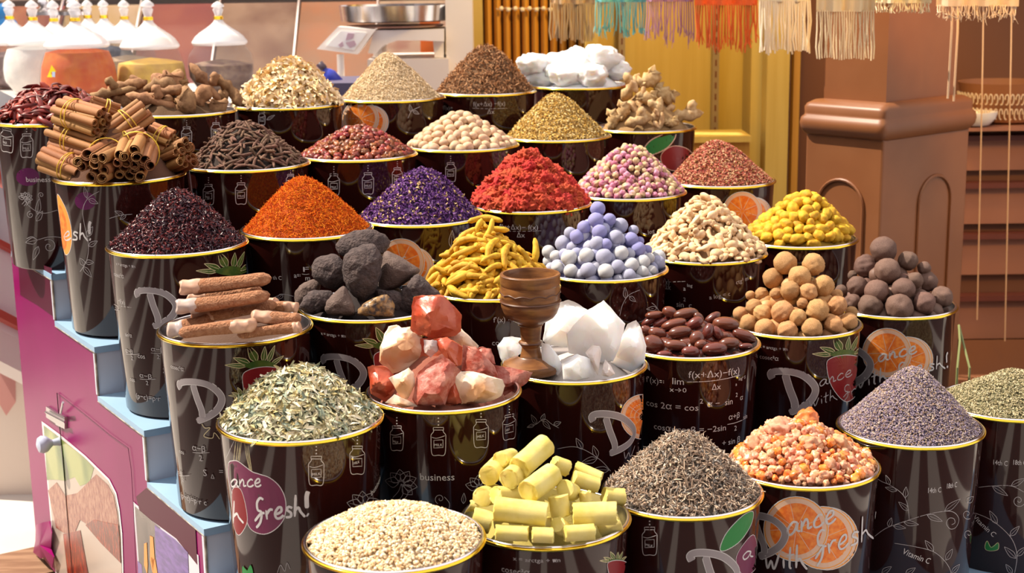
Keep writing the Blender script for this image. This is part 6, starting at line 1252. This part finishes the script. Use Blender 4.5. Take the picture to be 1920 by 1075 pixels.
# glass jars
M_glass = mat('clear_glass', (.18, .20, .23), .03, alpha=.09, spec=1)
M_gla = mat('whitened_glass_lid', (.93, .94, .98), .08, alpha=.5, spec=1)  # overexposed white of the bright glass put into the lid colour
def jar_(label, cx, r, yw, yo, yr, yt, Y, fill, fillc2, fy, stick=False, white=False):
    """cx, r: centre and half width; yw widest row, yo opening, yr gold ring, yt finial tip (photo rows)"""
    s = Y/F; base_z = float(at(cx, yw, Y)[2]); C0 = at(cx, yw, Y); H = lambda y: (yw-y)*s/math.cos(.1)
    e = empty('glass_jar', (C0[0], C0[1], ctz-.02)); tag(e, label, 'jar', 'round glass jars with onion-shaped lids'); R = r*s; dz = base_z-(ctz-.02)
    zo = dz+H(yo)
    pr = [(.001, .0), (R*.62, 0), (R*.70, .006), (R*.97, dz*.55), (R, dz), (R*.95, dz+(zo-dz)*.45), (R*.80, zo-.008), (R*.78, zo)]
    n_ = 4; pr2 = pr+[(R*.76, zo), (R*.78, zo-.008), (R*.93, dz+(zo-dz)*.45), (R*.98, dz), (R*.95, dz*.55), (R*.68, .009), (.001, .006)]
    b = MB(); b.lathe(pr2, seg=56); b.build('glass_bowl', M_glass, e, loc=(0, 0, 0))
    zf = dz+H(fy); f = []
    for q in np.linspace(0, 1, 14):
        z = .008+(zf-.012)*q; 
        rr = np.interp(z, [0, .006, dz*.55, dz, dz+(zo-dz)*.45, zo], [R*.62, R*.70, R*.97, R, R*.95, R*.78])*.955; f.append((rr, z))
    f = [(.001, .008)]+f+[(f[-1][0]*.6, zf+.004), (.001, zf+.012)]
    b = MB(); b.lathe(f, seg=48); b.build('spice_filling', mat('jar_filling', fill, .8, col2=fillc2, nscale=30, bump=.6, bscale=120), e, loc=(0, 0, 0))
    zr = dz+H(yr); b = MB(); lid = [(R*.80, zo), (R*.83, zo+.006), (R*.815, zo+.012), (R*.80, zo+(zr-zo)*.16), (R*.72, zo+(zr-zo)*.32), (R*.58, zo+(zr-zo)*.48), (R*.40, zo+(zr-zo)*.63), (R*.24, zo+(zr-zo)*.78), (R*.15, zo+(zr-zo)*.90), (R*.12, zr)]
    b.lathe(lid+[(q-.003, z-.002) for q, z in lid[::-1]], seg=48); lo = b.build('onion_lid', M_gla, e, loc=(0, 0, 0))
    b = MB(); rr = R*.12
    for z in (zr+.001, zr+.006): b.lathe([(rr+.002*math.cos(t)+.001, z+.003*math.sin(t)) for t in np.linspace(0, 6.283, 9)], seg=24)
    b.build('gold_rings', M_gold, e, loc=(0, 0, 0))
    zt = dz+H(yt); h = zt-zr-.02; b = MB(); b.lathe([(rr*.9, zr+.006), (rr*.9, zr+.014), (rr*1.35, zr+.02+h*.25), (rr*1.0, zr+.02+h*.42), (rr*1.6, zr+.02+h*.5), (rr*1.45, zr+.02+h*.68), (rr*.7, zr+.02+h*.88), (.0005, zt)], seg=24); b.build('glass_finial', M_gla, e, loc=(0, 0, 0))
    if stick:
        b = MB(); P_ = lambda x, y: np.array([(x-cx)*s, -math.sqrt(max(0, (R*1.01)**2-((x-cx)*s)**2)), dz+H(y)])
        for q, m in (([(113, 132), (120, 118), (128, 130)], 0), ([(108, 140), (115, 128), (120, 140)], 0), ([(120, 130), (126, 130), (125, 140), (119, 139)], 1)):
            b.add([P_(*z) for z in q]+[P_(*z)*[1, .985, 1] for z in q], [tuple(range(len(q))), tuple(range(len(q), 2*len(q)))[::-1]]+[(i, (i+1) % len(q), len(q)+(i+1) % len(q), len(q)+i) for i in range(len(q))], m)
        b.build('small_sticker', [mat('yellow_sticker', (.8, .65, .02), .4), mat('grey_blue_sticker', (.45, .55, .75), .4)], e, False, loc=(0, 0, 0))
jar_('glass jar full of orange-red ground spice with a small yellow sticker', 149, 72, 150, 90, 42, 4, 4.42, (.62, .10, .01), (.70, .17, .02), 96, True)
jar_('glass jar of mustard-yellow powder, right of the orange one', 285, 66, 150, 92, 40, 3, 4.55, (.66, .40, .10), (.80, .52, .10), 116)
jar_('glass jar half filled with brown speckled seeds, rightmost of the jars', 414, 62, 118, 84, 38, 6, 4.6, (.16, .09, .08), (.30, .20, .14), 118)
jar_('tall-lidded glass jar with white filling at the left of the orange one', 69, 62, 130, 84, 40, 4, 4.65, (.80, .78, .74), (.72, .70, .68), 90)
jar_('glass jar with dark grey filling squeezed behind the orange and white jars', 108, 58, 130, 84, 42, 4, 4.85, (.12, .10, .12), (.3, .28, .28), 112)
jar_('glass jar at the far left edge with dark brown filling', 26, 60, 130, 84, 38, 4, 4.9, (.16, .10, .09), (.3, .2, .2), 102)
jar_('glass jar with navy-grey filling behind the orange and yellow jars', 201, 52, 120, 80, 36, 3, 5.0, (.06, .07, .12), (.2, .22, .3), 92)
jar_('empty-looking glass jar behind, its tip just left of the navy one', 171, 52, 118, 80, 36, 3, 5.05, (.5, .45, .4), (.4, .35, .3), 120)
jar_('glass jar behind the yellow one, only its pale lid visible', 239, 55, 118, 80, 38, 3, 4.9, (.4, .3, .2), (.3, .2, .15), 110)
# glass canister with silver lid behind jars
for i, (x, y0) in enumerate(((86, 14), (140, 14))):
    P = at(x, 60, 5.2); e = empty('round_canister', (P[0], P[1], ctz-.02)); tag(e, ['round glass canister with a knob lid behind the white jar', 'round glass canister with a knob lid behind the orange jar'][i], 'canister'); z = float(at(x, 28, 5.2)[2])-(ctz-.02)
    b = MB(); b.lathe([(.001, 0), (.06, 0), (.07, .03), (.07, z-.03), (.06, z)], seg=32); b.build('canister_body', M_glass, e, loc=(0, 0, 0)); b = MB(); b.lathe([(.062, z), (.06, z+.012), (.02, z+.022), (.012, z+.03), (.024, z+.045), (.018, z+.06), (.001, z+.066)], seg=32); b.build('canister_lid', M_steel, e, loc=(0, 0, 0))

# slanted sweet and nut bins in the shop behind, out of focus
cols = [(.50, .30, .18), (.36, .09, .06), (.66, .46, .20), (.42, .12, .08), (.24, .12, .08), (.60, .26, .12), (.74, .56, .38), (.34, .08, .07), (.46, .30, .20)]
names_ = ['tan', 'dark red', 'honey-coloured', 'rusty red', 'brown', 'orange-brown', 'cream', 'maroon', 'beige']
for i in range(9):
    x0 = -2.6+i*.34; e = empty('display_bin', (x0+.16, 6.3, 0)); tag(e, f'slanted clear-fronted shop bin of {names_[i]} goods, far behind the jars, number {["one","two","three","four","five","six","seven","eight","nine"][i]} from the left' if False else f'slanted clear-fronted bin holding {names_[i]} goods, far behind the counter', 'bin')
    V = [(x0, 6.0, .9), (x0+.33, 6.0, .9), (x0+.33, 6.5, .9), (x0, 6.5, .9), (x0, 6.1, 1.15), (x0+.33, 6.1, 1.15), (x0+.33, 6.5, 1.50), (x0, 6.5, 1.50)]
    b = MB(); b.add(V, [(0, 1, 5, 4), (1, 2, 6, 5), (2, 3, 7, 6), (3, 0, 4, 7), (4, 5, 6, 7), (3, 2, 1, 0)]); b.build('bin_contents', mat('bin_goods', cols[i], .7, col2=cols[(i+4) % 9], nscale=4.5), e, False)
    b = MB(); b.add([(x0, 6.06, 1.16), (x0+.33, 6.06, 1.16), (x0+.33, 6.47, 1.54), (x0, 6.47, 1.54), (x0, 6.07, 1.15), (x0+.33, 6.07, 1.15), (x0+.33, 6.48, 1.53), (x0, 6.48, 1.53)], [(0, 1, 2, 3), (7, 6, 5, 4), (0, 4, 5, 1), (1, 5, 6, 2), (2, 6, 7, 3), (3, 7, 4, 0)]); b.build('clear_cover', M_glass, e, False)
    b = MB(); b.tube([(x0, 6.05, 1.15), (x0, 6.46, 1.545)], .006, 6); b.build('bin_divider', M_steel, e)
for i in range(1): pass
sf = empty('product_shelf', (-1.4, 6.7, 0)); tag(sf, 'long pale shelf of packets running behind the jars at the top left', 'shelf'); boxo('shelf_board', (-3.2, 6.5, 1.525), (X(845, 6.6, 20), 6.95, 1.555), mat('pinkish_shelf_board', (.55, .38, .32), .5), sf); boxo('shelf_support', (-3.2, 6.9, 0), (X(845, 6.6, 20), 6.95, 1.525), M_back, sf)
pk = [((.75, .70, .80), 'pale lilac'), ((.20, .25, .65), 'blue'), ((.80, .35, .60), 'pink'), ((.70, .60, .08), 'yellow'), ((.45, .10, .08), 'dark red'), ((.80, .80, .84), 'white'), ((.20, .45, .40), 'green'), ((.72, .72, .85), 'pale blue'), ((.88, .86, .84), 'bright white')]
xs_ = [(190, 245), (248, 256), (258, 276), (277, 304), (308, 345), (347, 356), (358, 372), (374, 400), (402, 470)]
for (c_, nm), (xa, xb) in zip(pk, xs_):
    o = boxo('packet', (X(xa, 6.6, 8), 6.6, 1.556), (X(xb, 6.6, 8), 6.75, 1.72), mat('packet_'+nm.replace(' ', '_'), c_, .5)); tag(o, f'{nm} packet on the long shelf behind the jars', 'packet')
for i in range(14):
    xa = 478+i*25; o = boxo('dark_red_jar', (X(xa, 6.6, 8), 6.58, 1.556), (X(xa+20, 6.6, 8), 6.72, 1.66), bpy.data.materials.get('red_brown_jar') or mat('red_brown_jar', (.32, .13, .10), .4)); tag(o, 'small red-brown pot in the row on the shelf behind the weighing scale', 'pot', 'red-brown pots on the back shelf')
# blue bags at far left
for i, (x, y, w_) in enumerate(((6, 22, 16), (12, 50, 20))):
    P = at(x, y, 5.8); o = put(blob('blue_bag_mesh', mat('blue_wrap', (.03, .25, .65), .4) if i == 0 else bpy.data.materials['blue_wrap'], (1, .6, 1.1), .3, 1.2, 400+i, 2), 'blue_bag', P, None, (w_*.0021,)*3, ['upper blue wrapped bag at the top left edge', 'lower blue wrapped bag at the top left edge'][i], 'bag')
    b = MB(); b.tube([tuple(P), (P[0], P[1], 1.9)], .002, 4)
    s_ = b.build('bag_string', M_cord); s_.parent = o; s_.matrix_parent_inverse = o.matrix_world.inverted()
# left: glass display cases along the street, red edged
M_pale = mat('pale_grey_panel', (.86, .88, .88), .4); M_redt = mat('red_trim', (.50, .06, .04), .4)
dc = empty('display_case', (-2.3, 6.0, 0)); tag(dc, 'pale glass display case with red trims at the left edge', 'display case')
def dslab(nm, y0, y1, m, Y=4.15, th=.03, xl=-140, xr=None, sl=.5, par=dc):
    """band crossing the left edge, sloping like the case in the photo"""
    xr = xr or 60; b = MB(); pix = [(xl, y0+(xl)*sl), (xr, y0+xr*sl), (xr, y1+xr*sl), (xl, y1+xl*sl)]; n = 4
    A = [at(x, y, Y+.5*(x-60)/200) for x, y in pix]; B = [p+np.array([.04, th, 0]) for p in A]
    b.add(A+B, [(0, 1, 2, 3), (7, 6, 5, 4), (0, 4, 5, 1), (1, 5, 6, 2), (2, 6, 7, 3), (3, 7, 4, 0)]); return b.build(nm, m, par, False)
dslab('glass_front', 190, 330, mat('bluish_glass_front', (.60, .68, .72), .1, col2=(.82, .87, .88), nscale=3)); dslab('red_trim', 332, 352, M_redt, 4.13); dslab('pale_rail', 352, 372, M_pale, 5.38)
dslab('glass_front', 372, 470, bpy.data.materials['bluish_glass_front']); dslab('red_trim', 470, 480, M_redt, 4.13); dslab('pale_panel', 480, 640, M_pale); dslab('red_trim', 602, 618, M_redt, 4.13); dslab('pale_panel', 618, 700, mat('whitish_panel', (.88, .86, .84), .5))
dslab('pink_kerb', 700, 760, mat('pink_kerb_paint', (.70, .36, .34), .6), 4.6, sl=1.7, xr=120)
# pallets under the stand
M_plk = mat('pallet_wood', (.20, .10, .055), .8, col2=(.30, .17, .10), nscale=8, stretch=(1, 6, 6))
for j, (aa, nn_, nm) in enumerate(((.50, -3.45, 'wooden pallet under the left end of the stand'),)):
    e = empty('wooden_pallet', tuple(pt(aa+.5, nn_+.6, 0))); tag(e, nm, 'pallet')
    def pb(name, a0, a1, n0, n1, z0, z1):
        b = MB(); V = [pt(a, n, z) for a in (a0, a1) for n in (n0, n1) for z in (z0, z1)]; b.add(V, [(0, 1, 3, 2), (4, 6, 7, 5), (0, 4, 5, 1), (2, 3, 7, 6), (0, 2, 6, 4), (1, 5, 7, 3)]); b.build(name, M_plk, e, False)
    for q in range(8): pb('deck_board', .72, 2.7, -3.68+q*.26, -3.68+q*.26+.19, .155, .178)
    for q in range(8): pb('bottom_board', .66, 2.7, -3.68+q*.26, -3.68+q*.26+.2, 0, .022)
    for a_ in (.74, 1.3, 1.9, 2.5): pb('stringer', a_, a_+.09, -3.68, -1.75, .022, .155)
# the opposite side of the alley, behind the photographer: shop fronts with dark bays
M_opp = mat('opposite_plaster', (.22, .18, .17), .8); M_bay = mat('dark_shop_bay', (.03, .02, .025), .6); M_mrn = mat('maroon_banner', (.20, .01, .05), .6)
S(boxo('wall_opposite', (-9, -5.2, 0), (9, -5, 5.5), M_bay)); 
for i, x in enumerate((-5.4, -3.2, -1.3, .5, 2.1, 4.2, 6.3)): S(boxo('trim_%d' % (i+1), (x, -5.0, 0), (x+.35+(i % 3)*.2, -4.8, 5.5), M_opp))
S(boxo('trim_9', (-2.6, -4.98, 0), (-2.35, -4.9, 4.5), M_mrn)); S(boxo('trim_10', (1.5, -4.98, 0), (1.65, -4.9, 4.5), M_mrn))
# unseen roof slab added to keep the sun off cabinet and shelving
S(boxo('shade_slab', (-.5, 4.85, 2.75), (5.5, 5.6, 2.85), mat('shade_slab_cloth', (.55, .35, .15), .8)))
S(boxo('wall_left', (-8.6, -5, 0), (-8.4, 12, 4.6), M_opp))  # unseen alley wall added to darken the surroundings and reflections
for i, y in enumerate((-3.5, -1.2, 1.0, 3.3, 5.6)): S(boxo('trim_%d' % (i+11), (-8.4, y, 0), (-8.3, y+1.5, 3.2), M_bay))
S(boxo('shop_shade_slab', (-8.4, 5.6, 2.95), (5.5, 8.6, 3.05), M_back))  # unseen shop ceiling added to shade the interior from the sun
S(boxo('trim_20', (-6, -5, 0.0), (6, 3.3, .004), mat('dark_reflected_ground', (.09, .07, .07), .6)))  # unseen dark ground sheet added to darken the bucket reflections
for i, x in enumerate((-4.6, -3.7, -2.9, -2.2, -1.5, -.75, -.1, .55, 1.1, 1.8, 2.6)): S(boxo('trim_%d' % (21+i), (x, -5, .004), (x+.16+(i % 3)*.1, 3.3, .006), mat('pale_reflection_band', (.50, .46, .44), .7) if i == 0 else bpy.data.materials['pale_reflection_band']))  # unseen pale bands added to put stripes into the bucket reflections
